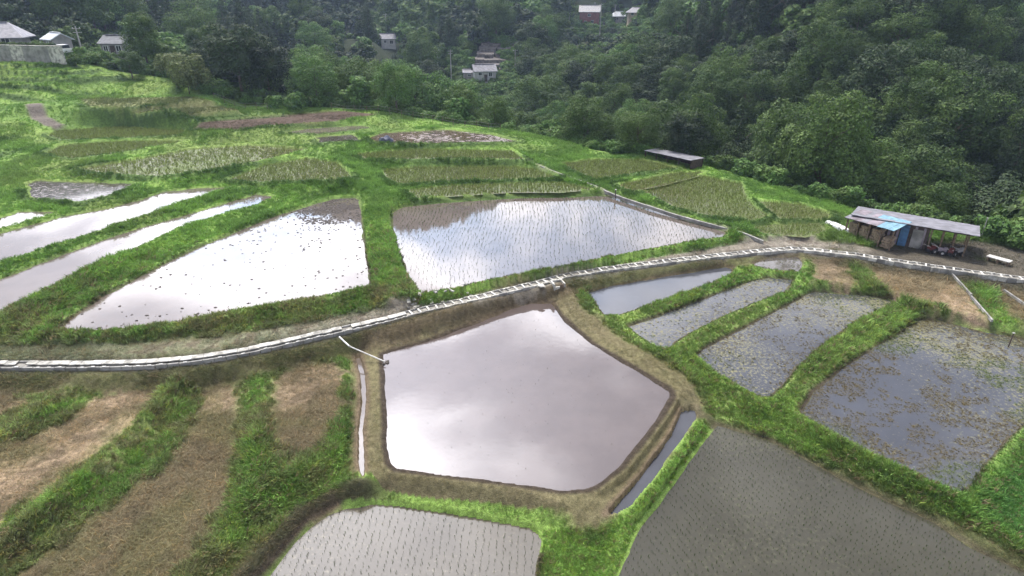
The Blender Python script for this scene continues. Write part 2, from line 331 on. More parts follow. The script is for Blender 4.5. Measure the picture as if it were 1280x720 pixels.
FOOTW = [P(x, y, z) for (x, y), z in zip(FOOT_PX, FOOTZ)]
HUB = [P(x, y, z) for x, y, z in ((420,200,2.55),(440,215,2.35),(470,235,2.1),(478,262,1.9),(482,300,1.8),(490,345,1.75),(500,370,1.6))]
LANE = [P(x, y, z) for x, y, z in ((42,130,6.1),(50,148,4.6),(70,157,3.9))]
YARD = [P(x, y, .9) for x, y in ((1120,318),(1160,316),(1225,312),(1290,325),(1290,342),(1200,330))]
RIDGES = [([P(*q, .2) for q in ((-60,750),(0,690),(60,640),(130,580),(190,520),(225,480))], .45, .5), ([P(*q, .2) for q in ((0,560),(50,520),(110,485))], .3, .5), ([P(*q, .1) for q in ((318,470),(322,540),(310,620))], .25, .7), ([P(*q, -.2) for q in ((300,720),(350,660),(400,615),(445,608))], .3, .6)]
lines = [(CHW, .75, .45), (PATHW, 1.0, .55), (FOOTW, None, .35), (HUB, None, .6), (LANE, None, .9), (YARD, .9, 1.5)]
# ------------------------------------------------------------------ large land form: thin plate through known heights
def az(a, d, z): a = math.radians(a); return (d*math.sin(a), d*math.cos(a), z)
CTRL = [P(*q) for q in ((0,240,2.6),(0,180,3.6),(0,130,6.1),(0,95,8.7),(0,78,10.3),(60,78,10.2),(120,82,9.6),(60,120,6.7),(120,110,7.3),(200,98,8.0),(180,130,6.0),(270,128,5.3),(250,112,6.6),
        (340,130,5.1),(450,140,4.2),(530,148,3.8),(600,158,3.5),(680,172,2.9),(740,188,2.5),(810,198,2.2),(870,208,1.9),(960,235,1.6),(1040,262,1.3),(1075,285,1.1),(1240,305,.9),(1300,318,.8))]
for q in ((736,34,9),(775,29,10),(796,31,10.2),(486,58,4),(607,102,-2.2),(436,56,3),(-4,61,11.9),(62,60,11.8),(143,71,10)):
    a = P(*q); u = Vector(a[:2]).normalized(); CTRL += [(a[0], a[1], q[2]-1.2), (a[0]-u.x*16, a[1]-u.y*16, q[2]-(5.5 if q[0] > 200 else 1.5))]
CTRL += [az(-2.3, 202, -1), az(-2.3, 228, 9)]
CTRL += [(sum(p[0] for p in w)/len(w), sum(p[1] for p in w)/len(w), FL[k][1]) for k, w in FW.items()]
CTRL += [(-70, 20, 2), (70, 15, -1.5), (0, 5, -1.2), (-30, 0, -1), (30, 0, -1.5), (-90, 60, 9), (90, 40, -6), (-60, -60, 2), (60, -60, -4), (0, -120, -4), (-160, -60, 20), (160, -60, -10)]
CTRL += [az(*q) for q in ((-46,175,14),(-46,260,28),(-46,400,58),(-40,170,12),(-36,200,14),(-33,270,30),(-30,360,56),(-34,480,84),(-26,150,5),(-24,220,3),(-20,300,6),(-22,420,44),(-22,560,118),(-20,700,190),
        (-14,125,-3),(-14,170,-5),(-11,235,3),(-10,330,40),(-10,430,124),(-10,560,172),(-9,700,205),(-4,112,-7),(-4,150,-9),(-3,195,-4),(-2,250,8),(0,330,40),(0,430,92),(0,560,130),
        (6,105,-8),(6,140,-10),(7,180,-6),(7,240,-2),(8,285,7),(8,310,10),(8,370,36),(8,470,92),(8,600,130),
        (13,98,-8),(13,130,-4),(14,170,4),(14,210,10),(14,260,34),(14,340,62),(14,450,92),(20,92,-7),(20,120,-1),(21,150,11),(21,190,26),(21,250,46),(21,330,66),(21,450,84),
        (28,86,-6),(28,110,2),(28,140,14),(28,180,32),(28,240,58),(28,320,76),(33,80,-5),(33,105,2),(33,140,13),(34,180,20),(34,240,24),
        (37,90,-5),(38,130,-2),(38,180,-6),(39,250,-12),(43,80,-8),(45,150,-14),(48,250,-16),(40,380,-5),(42,520,40),(40,700,120),(50,600,80),(30,500,90),(26,700,130),
        (-60,150,26),(-70,250,60),(60,120,-14),(70,250,-10),(-60,400,110),(60,450,40),(0,850,190),(-30,850,180),(30,850,170),(55,850,150),(-60,800,170),
        (180,400,-5),(120,500,10),(-120,500,60),(180,1200,20),(90,1000,60),(-90,1000,140),(0,1500,230),(-45,1500,240),(45,1500,230))]
CT = np.array(CTRL, float); SC = 100.
cx_, cy_ = CT[:, 0]/SC, CT[:, 1]/SC; n_ = len(CT)
def tps(r2): return .5*r2*np.log(r2+1e-9)
K = tps((cx_[:, None]-cx_)**2+(cy_[:, None]-cy_)**2) + np.eye(n_)*2e-4
A = np.zeros((n_+3, n_+3)); A[:n_, :n_] = K; A[:n_, n_] = 1; A[:n_, n_+1] = cx_; A[:n_, n_+2] = cy_; A[n_:, :n_] = A[:n_, n_:].T
WT = np.linalg.solve(A, np.r_[CT[:, 2], 0, 0, 0])
EDGE = [P(x, y, z)[:2] for x, y, z in ((-60,72,10.9),(0,74,10.6),(90,78,10.2),(130,86,9.2),(200,96,8.2),(262,118,6.2),(300,128,5.3),(450,139,4.2),(530,147,3.8),(600,157,3.5),(680,170,2.9),(740,187,2.5),(810,196,2.2),(870,206,1.9),(940,226,1.7),(1040,260,1.3),(1100,268,1.0),(1240,298,.9),(1330,325,.8))]
DOMAIN = EDGE + [(75, 30), (60, -20), (-60, -20), (-140, 60)]
def macro(X, Y):
    x = X/SC; y = Y/SC; z = WT[n_] + WT[n_+1]*x + WT[n_+2]*y
    for i in range(n_): z = z + WT[i]*tps((x-cx_[i])**2+(y-cy_[i])**2)
    return z
def terrain(X, Y, want_masks=False):
    X = np.asarray(X, float); Y = np.asarray(Y, float); R = np.hypot(X, Y)
    Mz = macro(X, Y)
    dom = seg_dist(X, Y, DOMAIN)
    Mz = Mz + smooth(330, 700, R)*(fbm(X/90+5, Y/90+3, 4)-.5)*34 + smooth(0, 40, dom)*(fbm(X/28, Y/28, 3)-.5)*3
    near = R < 165
    out = Mz.copy(); cols = np.zeros(X.shape+(3,)); info = {}
    x, y, m = X[near], Y[near], Mz[near]
    wob = (fbm(x*.9, y*.9, 3)-.5)*.34*np.clip(R[near]/40, .6, 2)
    num = np.zeros_like(x); den = np.zeros_like(x); dmin = np.full_like(x, 1e9); bund = np.zeros_like(x)
    sink = np.zeros_like(x); sds = {}
    for k, (px, z, mat, bh, bw) in FL.items():
        d = seg_dist(x, y, FW[k]); sds[k] = d
        dw = d + wob*(.35 if k in ('ditch', 'narrow') else 1)
        w = 1/(np.maximum(dw, 0)+.25)**3; num += w*z; den += w; dmin = np.minimum(dmin, d)
        if mat:
            c = bw*1.25
            prof = np.where(dw < c, np.exp(-((dw-c)/(bw*.8))**2), np.exp(-((dw-c)/(bw*1.3))**2))
            bund = np.maximum(bund, bh*prof*(dw > -.4)*(.75+.5*vnoise(x*.8, y*.8)))
            sink = np.maximum(sink, .16*smooth(.02, .35, -dw)); bund = np.where(dw < -.05, 0, bund)
    dl = []
    for pts, z, hw in lines:
        d = seg_dist(x, y, pts, False); dl.append(d)
        if z is None:
            zz = np.zeros_like(x); ww = np.zeros_like(x)
            for p in pts:
                q = 1/((x-p[0])**2+(y-p[1])**2+.3)**1.5; zz += q*p[2]; ww += q
            z = zz/ww
        dd = np.maximum(d-hw, 0); w = .7/(dd+.25)**3; num += w*z; den += w; dmin = np.minimum(dmin, dd)
    base = num/den
    inl = np.minimum(dl[0]-.3, dl[1]-.45)
    bund = bund*smooth(0., .35, np.minimum(inl, dl[5]-1.))
    # stepped grass terraces on the upper left slope
    st = .85; u = m/st + (fbm(x*.05, y*.05, 2)-.5)*1.0; fr = u-np.floor(u); tz = m + (smooth(.66, 1, fr)-fr)*st
    tz = np.where(dom[near] < 0, tz + (fbm(x*.7, y*.7, 3)-.5)*.4, m)
    tt = smooth(2.0, 8., dmin); h = base*(1-tt) + tz*tt
    rough_n = (fbm(x*2.2, y*2.2, 3)-.5)*.14*smooth(0, .4, dmin)*smooth(.4, 1., np.minimum(dl[0]+.2, dl[1]))
    h = h + bund - sink + rough_n
    wet = np.zeros(len(x), bool)
    for k, v in FL.items():
        if v[2]: wet |= sds[k] < 0
    for k, v in FL.items():
        if k in ('pond_rows', 'pond_left', 'pentagon', 'narrow'): h = np.where((~wet) & (sds[k] < .42) & (dl[0] > .3), np.maximum(h, v[1]+.06), h)
    for pts, hh, ww in RIDGES: h = h + hh*np.exp(-(seg_dist(x, y, pts, False)/ww)**2)*(.6+.8*vnoise(x*.7, y*.7))
    out[near] = h
    if not want_masks: return out
    return out, near, sds, dl, dom, dmin, fr, bund, m
def ground_z(x, y): return float(terrain(np.array([x]), np.array([y]))[0])
# ------------------------------------------------------------------ ground sheet (polar grid, finest in front)
th = np.concatenate([np.linspace(-180, -52, 26)[:-1], np.linspace(-52, -43, 60)[:-1], np.linspace(-43, 43, 820), np.linspace(43, 52, 60)[1:], np.linspace(52, 180, 26)[1:]])
rr = np.concatenate([np.linspace(.5, 13, 12)[:-1], np.geomspace(13, 150, 450), np.geomspace(150, 2200, 110)[1:]])
TH, RR = np.meshgrid(np.radians(th), rr); GX = RR*np.sin(TH); GY = RR*np.cos(TH)
GR = np.array
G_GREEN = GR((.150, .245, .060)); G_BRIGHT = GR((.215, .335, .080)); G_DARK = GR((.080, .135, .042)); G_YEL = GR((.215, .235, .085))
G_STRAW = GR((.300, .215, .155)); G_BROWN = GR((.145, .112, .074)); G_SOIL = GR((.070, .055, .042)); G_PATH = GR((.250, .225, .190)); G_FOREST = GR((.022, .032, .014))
def mixv(a, b, t): return a*(1-t[:, None]) + b*t[:, None]
def ground_colour(X, Y):
    sh = X.shape; X = X.ravel(); Y = Y.ravel()
    Z, near, sds, dl, dom, dmin, fr, bund, m = terrain(X, Y, True)
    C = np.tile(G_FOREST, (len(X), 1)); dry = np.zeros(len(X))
    x, y = X[near], Y[near]; R = np.hypot(x, y)
    n1 = fbm(x*.35, y*.35, 4); n2 = fbm(x*1.6+7, y*1.6, 4, .6); n3 = fbm(x*.11+3, y*.11, 3)
    c = np.tile(G_GREEN, (len(x), 1)); c = mixv(c, G_BRIGHT, smooth(.42, .68, n1)); c = mixv(c, G_DARK, smooth(.52, .72, n2)*.45); c = mixv(c, G_YEL, smooth(.52, .7, n3)*.35)
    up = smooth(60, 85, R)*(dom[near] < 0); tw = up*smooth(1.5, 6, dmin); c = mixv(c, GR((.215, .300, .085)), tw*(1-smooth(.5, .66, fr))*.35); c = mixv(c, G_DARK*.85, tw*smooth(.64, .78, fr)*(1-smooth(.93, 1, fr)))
    dr = np.zeros(len(x))
    def put(col, t, w=0.):
        nonlocal c, dr
        t = np.clip(t, 0, 1); c = mixv(c, col, t); dr = dr*(1-t)+w*t
    # waterline mud
    for k, (px, z, mat, bh, bw) in FL.items():
        if mat: put(G_SOIL, (1-smooth(.03, .28, np.abs(sds[k])))*(1-.7*smooth(45, 65, R)), .5)
    lowleft = smooth(0, 2., dl[0])*(y < 40)*(x < -6)*(sds['ditch'] > 1.2)
    put(G_BROWN*1.2, lowleft*smooth(.45, .6, n2)*.45, .3); put(G_STRAW*.8, lowleft*smooth(.55, .7, n1)*.4, .6)
    for k in ('straw_a', 'straw_b', 'straw_c', 'straw_d', 'dry_a', 'dry_b', 'dry_c'):
        t = 1-smooth(-.6, .5, sds[k]+(n2-.5)*2.2); put(G_STRAW*(1.12 if k in ('dry_b', 'straw_a') else .85), t*.92, 1); put(G_BROWN, t*smooth(.45, .65, n2)*(.35 if k == 'dry_b' else .7), 1); put(G_YEL*.9, t*smooth(.6, .72, n1)*.25, .7)
    put(GR((.105, .075, .06)), 1-smooth(-.3, .5, sds['brown_dry']), 1); put(GR((.12, .18, .05)), (1-smooth(-.3, .5, sds['green_strip']))*.8, 0)
    put(GR((.15, .135, .075)), (1-smooth(-.5, .6, sds['step_a']))*.75, 0);
    put(GR((.09, .19, .05)), 1-smooth(-.5, 1, sds['weeds_br']), 0)
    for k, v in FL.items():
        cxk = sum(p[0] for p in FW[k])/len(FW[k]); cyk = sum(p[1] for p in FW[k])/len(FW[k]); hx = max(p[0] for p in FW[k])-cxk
        if cyk > 52: put(G_DARK*.8, .8*smooth(.12, .3, sds[k])*(1-smooth(.7, 1.3, sds[k]+(n2-.5)*.8))*smooth(0, .6, (cyk-y)-.02*np.abs(x-cxk))*(dom[near] < 0), 0)  # shade on the camera-facing risers of far fields, painted as a dark green band
    # cut brown bank round the pentagon and along the channel
    p = sds['pentagon']; put(G_BROWN*1.15, (p > 0)*(1-smooth(1.5, 2.4, p+(n2-.5)*1.0))*.85, 1); put(G_SOIL*.8, (p > -1)*(1-smooth(.1, .4, p)), 1)
    south = (dl[0] < 2.6)*(dl[1] > dl[0])*(dl[0] > .3); put(G_BROWN*.75, south*(1-smooth(1.4, 2.6, dl[0]+(n2-.5)*1.5))*.8, .9)
    for gp in (((885,536),(850,585),(800,640),(770,680),(735,740)), ((450,612),(520,622),(600,634),(680,655),(720,690),(710,740))):
        put(G_BRIGHT*.92, (1-smooth(.5, 1.1, seg_dist(x, y, [P(*q, -.4) for q in gp], False)+(n2-.5)*.6))*(sds['pentagon'] > .9), 0)
    nb = (sds['bottom_mid'] > 0)*(1-smooth(.5, 1.0, sds['bottom_mid']))*smooth(-4.5, -7, x); put(G_SOIL, nb*.9, 1)
    rb = seg_dist(x, y, [P(860, 500, .1), P(960, 545, -.3), P(1100, 612, -.5), P(1290, 705, -.6)], False); put(GR((.115, .105, .062)), (1-smooth(.2, .75, rb+(n2-.5)*.8))*.8, .8)
    pt = 1-smooth(.6, 1.3, dl[1]+(n2-.5)*1.1); left = smooth(-24, -8, x); pt = pt*smooth(.75, 1.15, sds['pond_rows']+(n2-.5)*.4); put(GR((.165, .165, .105)), pt*(1-left)*.85, .8); put(G_PATH, pt*(.25+.75*left), 1); put(GR((.12, .085, .065)), pt*smooth(.5, .66, n2)*.5, 1)
    put(G_PATH*.5, (1-smooth(.4, .75, dl[0])), 1)
    put(G_PATH*.9, (1-smooth(.2, .5, dl[2]))*.5, .6)
    put(GR((.15, .13, .115)), (1-smooth(.7, 1.4, dl[4])), 1)
    put(GR((.10, .088, .07)), 1-smooth(1.6, 3.2, dl[5]+(n1-.5)*2), 1)
    # forest floor beyond the terrace edge
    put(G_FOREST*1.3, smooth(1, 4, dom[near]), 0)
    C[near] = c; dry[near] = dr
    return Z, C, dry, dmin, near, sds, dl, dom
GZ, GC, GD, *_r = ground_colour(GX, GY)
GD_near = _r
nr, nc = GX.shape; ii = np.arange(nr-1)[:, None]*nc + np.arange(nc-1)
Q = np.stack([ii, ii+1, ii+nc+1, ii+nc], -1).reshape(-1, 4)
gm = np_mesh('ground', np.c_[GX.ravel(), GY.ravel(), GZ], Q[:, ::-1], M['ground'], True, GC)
tag(link(bpy.data.objects.new('ground', gm)), kind='structure')
# ------------------------------------------------------------------ water sheets
def grow(pts, e):
    n = len(pts); a = sum(pts[i][0]*pts[(i+1) % n][1]-pts[(i+1) % n][0]*pts[i][1] for i in range(n)); s = 1 if a > 0 else -1; r = []
    for i in range(n):
        p0, p1, p2 = (Vector(pts[(i+j) % n][:2]) for j in (-1, 0, 1))
        u = (p1-p0).normalized(); w = (p2-p1).normalized(); nn = Vector((u.y+w.y, -(u.x+w.x)))*s
        nn = nn.normalized(); r.append(tuple(p1+nn*e))
    return r if s > 0 else r[::-1]
for k, (px, z, mat, bh, bw) in FL.items():
    if not mat: continue
    g = grow(FW[k], .12 if k in ('ditch', 'narrow') else (.2 if z < 1.5 else .04)); bm = bmesh.new()
    fc = bm.faces.new([bm.verts.new((x, y, z)) for x, y in g]); bmesh.ops.triangulate(bm, faces=[fc])
    me = bpy.data.meshes.new('paddy_water'); bm.to_mesh(me); bm.free(); me.materials.append(M[mat])
    tag(link(bpy.data.objects.new('ditch_water' if k == 'ditch' else 'paddy_water', me)), kind='structure')
# ------------------------------------------------------------------ scatter (geometry nodes) for what nobody could count
def proto_obj(name, V, Q, mat):
    return bpy.data.objects.new(name, np_mesh(name, V, Q, mat))
def scatter(name, protos, pts, rot, scl, idx, col=None, label=None):
    me = bpy.data.meshes.new(name); n = len(pts)
    me.vertices.add(n); me.vertices.foreach_set('co', np.ascontiguousarray(pts, dtype=np.float32).ravel())
    def att(nm, typ, key, a):
        q = me.attributes.new(nm, typ, 'POINT'); q.data.foreach_set(key, np.ascontiguousarray(a, dtype=np.float32).ravel())
    att('rot', 'FLOAT_VECTOR', 'vector', rot); att('scl', 'FLOAT_VECTOR', 'vector', scl)
    q = me.attributes.new('idx', 'INT', 'POINT'); q.data.foreach_set('value', np.ascontiguousarray(idx, dtype=np.int32))
    if col is not None: att('tcol', 'FLOAT_COLOR', 'color', np.c_[col, np.ones(n)])
    o = link(bpy.data.objects.new(name, me)); tag(o, label, None, None, 'stuff')
    c = bpy.data.collections.new(name+'_kinds')
    for p in protos: c.objects.link(p)
    ng = bpy.data.node_groups.new(name+'_nodes', 'GeometryNodeTree')
    ng.interface.new_socket('Geometry', in_out='INPUT', socket_type='NodeSocketGeometry'); ng.interface.new_socket('Geometry', in_out='OUTPUT', socket_type='NodeSocketGeometry')
    gi = ng.nodes.new('NodeGroupInput'); go = ng.nodes.new('NodeGroupOutput'); ci = ng.nodes.new('GeometryNodeCollectionInfo')
    ci.inputs[0].default_value = c; ci.inputs['Separate Children'].default_value = True; ci.inputs['Reset Children'].default_value = True
    ip = ng.nodes.new('GeometryNodeInstanceOnPoints'); ip.inputs['Pick Instance'].default_value = True
    def na_(nm, typ):
        a = ng.nodes.new('GeometryNodeInputNamedAttribute'); a.data_type = typ; a.inputs[0].default_value = nm; return a.outputs[0]
    L = ng.links; L.new(gi.outputs[0], ip.inputs['Points']); L.new(ci.outputs[0], ip.inputs['Instance']); L.new(na_('idx', 'INT'), ip.inputs['Instance Index'])
    L.new(na_('rot', 'FLOAT_VECTOR'), ip.inputs['Rotation']); L.new(na_('scl', 'FLOAT_VECTOR'), ip.inputs['Scale']); L.new(ip.outputs[0], go.inputs[0])
    md = o.modifiers.new('scatter', 'NODES'); md.node_group = ng
    return o
def blades(n, h, w, spread, lean, rg, flat=0.):
    V = []; Qs = []
    for i in range(n):
        a = rg.random()*6.283; r = spread*math.sqrt(rg.random()); bx, by = r*math.cos(a), r*math.sin(a)
        hh = h*(.55+.45*rg.random()); la = a+rg.normal()*.7; l = lean*hh*(.4+rg.random()); w_ = w*(.7+.6*rg.random()); q = rg.random()*6.283
        dx, dy = w_*math.cos(q), w_*math.sin(q); mx_, my_ = bx+l*.35*math.cos(la), by+l*.35*math.sin(la); tx, ty = bx+l*math.cos(la), by+l*math.sin(la); k = len(V)
        V += [(bx-dx, by-dy, -.03), (bx+dx, by+dy, -.03), (mx_+dx*.8, my_+dy*.8, hh*.65*(1-flat)), (mx_-dx*.8, my_-dy*.8, hh*.65*(1-flat)), (tx+dx*.2, ty+dy*.2, hh*(1-flat*.8)), (tx-dx*.2, ty-dy*.2, hh*(1-flat*.8))]
        Qs += [(k, k+1, k+2, k+3), (k+3, k+2, k+4, k+5)]
    return np.array(V), np.array(Qs)
rg = np.random.default_rng(3)
TUFT = [proto_obj('grass_tuft', *blades(16, .30, .016, .16, .7, rg), M['tuft']) for _ in range(4)]
WEEDT = [proto_obj('weed_tuft', *blades(14, .26, .035, .20, 1.1, rg), M['tuft']) for _ in range(2)]
STRAWT = [proto_obj('straw_tuft', *blades(14, .24, .012, .22, 1.6, rg, .5), M['tuft']) for _ in range(3)]
SEED = [proto_obj('rice_seedling', *blades(4, .20, .007, .02, .3, rg), M['tuft']) for _ in range(3)]
RICE = [proto_obj('young_rice', *blades(7, .26, .014, .06, .6, rg), M['tuft']) for _ in range(3)]
# polar sampling: even in angle, log radius
N = 640000
a_ = np.radians(RNG.uniform(-56, 56, N)); r_ = 13*np.exp(RNG.random(N)**.85*math.log(152/13)); sxp, syp = r_*np.sin(a_), r_*np.cos(a_)
_px, _py, _ = proj(sxp, syp, np.zeros(N)); k_ = (_px > -230) & (_px < 1510) & (_py < 800); r_, sxp, syp = r_[k_], sxp[k_], syp[k_]; N = len(sxp)
sz, sc_, sd_, dmin_n, near_n, sds_n, dl_n, dom_n = ground_colour(sxp, syp)
inw = np.zeros(N, bool); weedw = np.zeros(N, bool)
for k, (px, z, mat, bh, bw) in FL.items():
    if mat: inw |= sds_n[k] < .06+.10*smooth(45, 70, r_)
ok = ~inw & (dom_n < 1.0) & (dl_n[0] > .5) & (dl_n[2] > .3)
bare = (1-smooth(.5, 1.0, dl_n[1]))*.75*smooth(.7, 1.1, sds_n['pond_rows'])*smooth(-26, -8, sxp) + (1-smooth(.8, 1.4, dl_n[4])) + (1-smooth(1.5, 3, dl_n[5]))*.8
ok &= RNG.random(N) > bare
cut = (sds_n['pentagon'] > 0) & (sds_n['pentagon'] < 1.7)
lum = sc_
pats = fbm(sxp*.25+31, syp*.25+11, 3)
size = .66*(.5+.9*RNG.random(N)**1.5)*np.where(cut, .45, 1.)*(.7+.9*smooth(.4, .65, pats))*np.clip(r_/38, .85, 1.6)*(1-.35*smooth(50, 85, r_))
size *= np.where(sd_ > .5, .75, 1.)*(.62+.38*smooth(.2, .9, np.min([sds_n[k] for k, v in FL.items() if v[2]], axis=0)))*np.where(sds_n['straw_b'] < 12, 1., 1.)
farf = smooth(50, 75, r_)[:, None]; tc_ = sc_*((.75+.6*RNG.random((N, 1)))*(1-farf)+(.92+.22*RNG.random((N, 1)))*farf)*GR((.98, 1.10, 1.))
hue = RNG.random(N)+smooth(50, 75, r_); tc_ = np.where((hue < .10)[:, None], GR((.26, .21, .12))*(.6+.6*RNG.random((N, 1))), tc_); tc_ = np.where(((hue > .1) & (hue < .22))[:, None], tc_*GR((1.35, 1.1, .9)), tc_)
kind = np.where(sd_ > .5, 6+RNG.integers(0, 3, N), np.where(RNG.random(N) < .25, 4+RNG.integers(0, 2, N), RNG.integers(0, 4, N)))
def rots(n, t=.15): return np.c_[RNG.normal(0, t, n), RNG.normal(0, t, n), RNG.uniform(0, 6.283, n)]
sel = ok & (sd_ <= .5)
# collections list children alphabetically by name: grass_tuft*, straw_tuft*, weed_tuft*
kk = np.where(kind < 4, kind, np.where(kind < 6, kind+3, kind-2))
scatter('grass', TUFT+STRAWT+WEEDT, np.c_[sxp, syp, sz][sel], rots(sel.sum()), np.repeat(size[sel][:, None], 3, 1), kk[sel], tc_[sel])
sel = ok & (sd_ > .5)
ST2 = [p.copy() for p in STRAWT]
for i, p in enumerate(ST2): p.name = 'dry_stalks_%d' % i
scatter('dry_grass', ST2, np.c_[sxp, syp, sz][sel], rots(sel.sum()), np.repeat(size[sel][:, None], 3, 1), RNG.integers(0, 3, sel.sum()), tc_[sel])
# rice rows
def rows(k, ang, du, dv, jit=.03, keep=1., margin=.12, bend=0.):
    w = np.array([p[:2] for p in FW[k]]); c = w.mean(0); R_ = np.hypot(*(w-c).T).max()+2
    u, v = np.meshgrid(np.arange(-R_, R_, du), np.arange(-R_, R_, dv)); u = u.ravel()+RNG.normal(0, jit, u.size); v = v.ravel()+RNG.normal(0, jit*1.5, v.size)
    u = u + bend*np.sin(v*.25)*.5
    ca, sa = math.cos(ang), math.sin(ang); x = c[0]+u*ca-v*sa; y = c[1]+u*sa+v*ca
    dd = seg_dist(x, y, FW[k]); px, py, _ = proj(x, y, FL[k][1]); s = (dd < -margin) & (RNG.random(len(x)) < keep) & (px > -20) & (px < 1300) & (py < 740) & (py > 0)
    return np.c_[x, y, np.full(len(x), FL[k][1]-.01)][s]
def rice(name, specs, protos, col, size, cv=.3):
    pts = np.vstack([rows(*s) for s in specs]); n = len(pts); R = np.hypot(pts[:, 0], pts[:, 1])
    sc = size*(.75+.5*RNG.random(n))*np.clip(R/45, 1, 1.6)
    pr = [p.copy() for p in protos]
    for i, p in enumerate(pr): p.name = name+'_plant_%d' % i
    scatter(name, pr, pts, rots(n, .1), np.c_[sc, sc, sc], RNG.integers(0, len(pr), n), np.array(col)*(1+cv*(RNG.random((n, 1))-.5)*2))
rice('rice_seedlings', [('bottom_mid', -.05, .30, .17, .025, .9), ('bottom_right', .42, .30, .17, .025, .92), ('pond_rows', .02, .34, .22, .05, .62, .3, 1.)],
     SEED, (.065, .105, .035), .75)
rice('sparse_seedlings', [('pentagon', .3, .3, .3, .05, .10, .5)], SEED, (.09, .09, .06), .4)
rice('young_rice', [('mid_a', .0, .30, .26), ('mid_b', .0, .3, .26), ('mid_c', 0., .3, .26), ('far_a', .2, .3, .26), ('far_b', .2, .3, .26), ('far_c', .15, .3, .26), ('far_d', .1, .3, .26), ('far_e', .1, .3, .24),
     ('green_left', .2, .3, .28, .03, .8), ('pale_left', .2, .34, .3, .03, .55), ('upper_left', .2, .3, .28), ('step_c', .2, .3, .28)], RICE, (.17, .215, .065), .9)
# weeds standing in the wet fields, clods in the left pond
def weed_pts(k, n, thr, sc=.5):
    w = np.array([p[:2] for p in FW[k]]); lo, hi = w.min(0), w.max(0); x = RNG.uniform(lo[0], hi[0], n); y = RNG.uniform(lo[1], hi[1], n)
    d = seg_dist(x, y, FW[k]); q = fbm(x*sc, y*sc, 4, .65)+.22*smooth(-1.6, 0, d); s = (d < 0) & (q+RNG.normal(0, .045, n) > thr)
    return np.c_[x, y, np.full(n, FL[k][1])][s]
wp = np.vstack([weed_pts('right_d', 60000, .50, 1.1), weed_pts('right_c', 18000, .51, 1.1), weed_pts('right_b', 5000, .54, 1.1), weed_pts('glare', 150, .5)])
n = len(wp); WD = [p.copy() for p in STRAWT+WEEDT]
for i, p in enumerate(WD): p.name = 'pond_weed_kind_%d' % i
nn = fbm(wp[:, 0]*.2, wp[:, 1]*.2, 2); wc = mixv(np.tile(GR((.20, .165, .085)), (n, 1)), GR((.16, .20, .07)), smooth(.42, .6, nn))*(.7+.6*RNG.random((n, 1)))
q = .11+.24*RNG.random(n)**2; scatter('pond_weeds', WD, wp, rots(n), np.c_[q, q, q*.6], RNG.integers(0, 5, n), wc)
def clod(rg):
    bm = bmesh.new(); bmesh.ops.create_icosphere(bm, subdivisions=1, radius=.5)
    for v in bm.verts: v.co *= .7+.6*rg.random(); v.co.z *= .5
    me = bpy.data.meshes.new('clod'); bm.to_mesh(me); bm.free(); me.materials.append(M['clod']); return me
CLD = [bpy.data.objects.new('mud_clod_kind_%d' % i, clod(rg)) for i in range(4)]
w = np.array([p[:2] for p in FW['pond_left']]); lo, hi = w.min(0), w.max(0); x = RNG.uniform(lo[0], hi[0], 26000); y = RNG.uniform(lo[1], hi[1], 26000)
d = seg_dist(x, y, FW['pond_left']); cc = P(425, 262, 1.4); dc = np.hypot(x-cc[0], (y-cc[1])*1.0); low = seg_dist(x, y, [P(120, 410, 1.4), P(320, 383, 1.4)], False)
ue = seg_dist(x, y, [P(450, 262, 1.4), P(456, 340, 1.4)], False)
pr_ = np.where(dc < 4.2, .8, .006+.10*np.exp(-((dc-4.2)/3.5)))+.10*np.exp(-low/.35)+.05*np.exp(-ue/1.5)
s = (d < -.15) & (RNG.random(len(x)) < pr_*(.3+1.5*smooth(.4, .7, fbm(x*.6, y*.6, 3)))); n = s.sum(); q = np.minimum(np.exp(RNG.normal(-2.0, .4, n)), .2)
scatter('mud_clods', CLD, np.c_[x, y, np.full(len(x), 1.41)][s], rots(n), np.c_[q*1.3, q, q*.8], RNG.integers(0, 4, n))
# ------------------------------------------------------------------ concrete water channel, block by block
def resample(pts, step):
    P_ = [Vector(p) for p in pts]; L = [0]
    for a, b in zip(P_, P_[1:]): L.append(L[-1]+(b-a).length)
    out = []; s = 0
    while s < L[-1]:
        i = max(j for j in range(len(L)) if L[j] <= s); i = min(i, len(P_)-2); t = (s-L[i])/(L[i+1]-L[i]); out.append(P_[i].lerp(P_[i+1], t)); s += step
    return out
def catmull(pts, k=6):
    P_ = [Vector(p) for p in pts]; P_ = [2*P_[0]-P_[1]]+P_+[2*P_[-1]-P_[-2]]; out = []
    for i in range(1, len(P_)-2):
        for j in range(k):
            t = j/k; a, b, c, d_ = P_[i-1:i+3]; out.append(.5*((2*b)+(c-a)*t+(2*a-5*b+4*c-d_)*t*t+(3*b-a-3*c+d_)*t**3))
    out.append(P_[-2]); return out
ch = resample(catmull(CHW), .62)
root = empty('water_channel', (ch[len(ch)//2].x, ch[len(ch)//2].y, .7), 0, 'long pale concrete block water channel with cross bars beside the dirt track', 'water channel')
u_prof = [(-.38, -.42), (.38, -.42), (.38, .02), (.27, .02), (.24, -.26), (-.24, -.26), (-.27, .02), (-.38, .02)]
blk = [MB().prism(u_prof, -.295, .295).mesh('channel_block', m_) for m_ in (M['concrete'], M['old_concrete'])]
bar = [MB().box((0, 0, -.03), (.12, .62, .06)).mesh('cross_bar', m_) for m_ in (M['concrete_pale'], M['concrete'], M['old_concrete'])]
lid = [MB().box((0, 0, 0), (.60, .40, .06)).mesh('cover_slab', M[k]) for k in ('concrete', 'concrete', 'concrete_pale')]; jb = MB().box((0, 0, 0), (.20, .08, .05)).mesh('joint_block', M['concrete_pale'])
ro = Vector(root.location)
cnt = 0
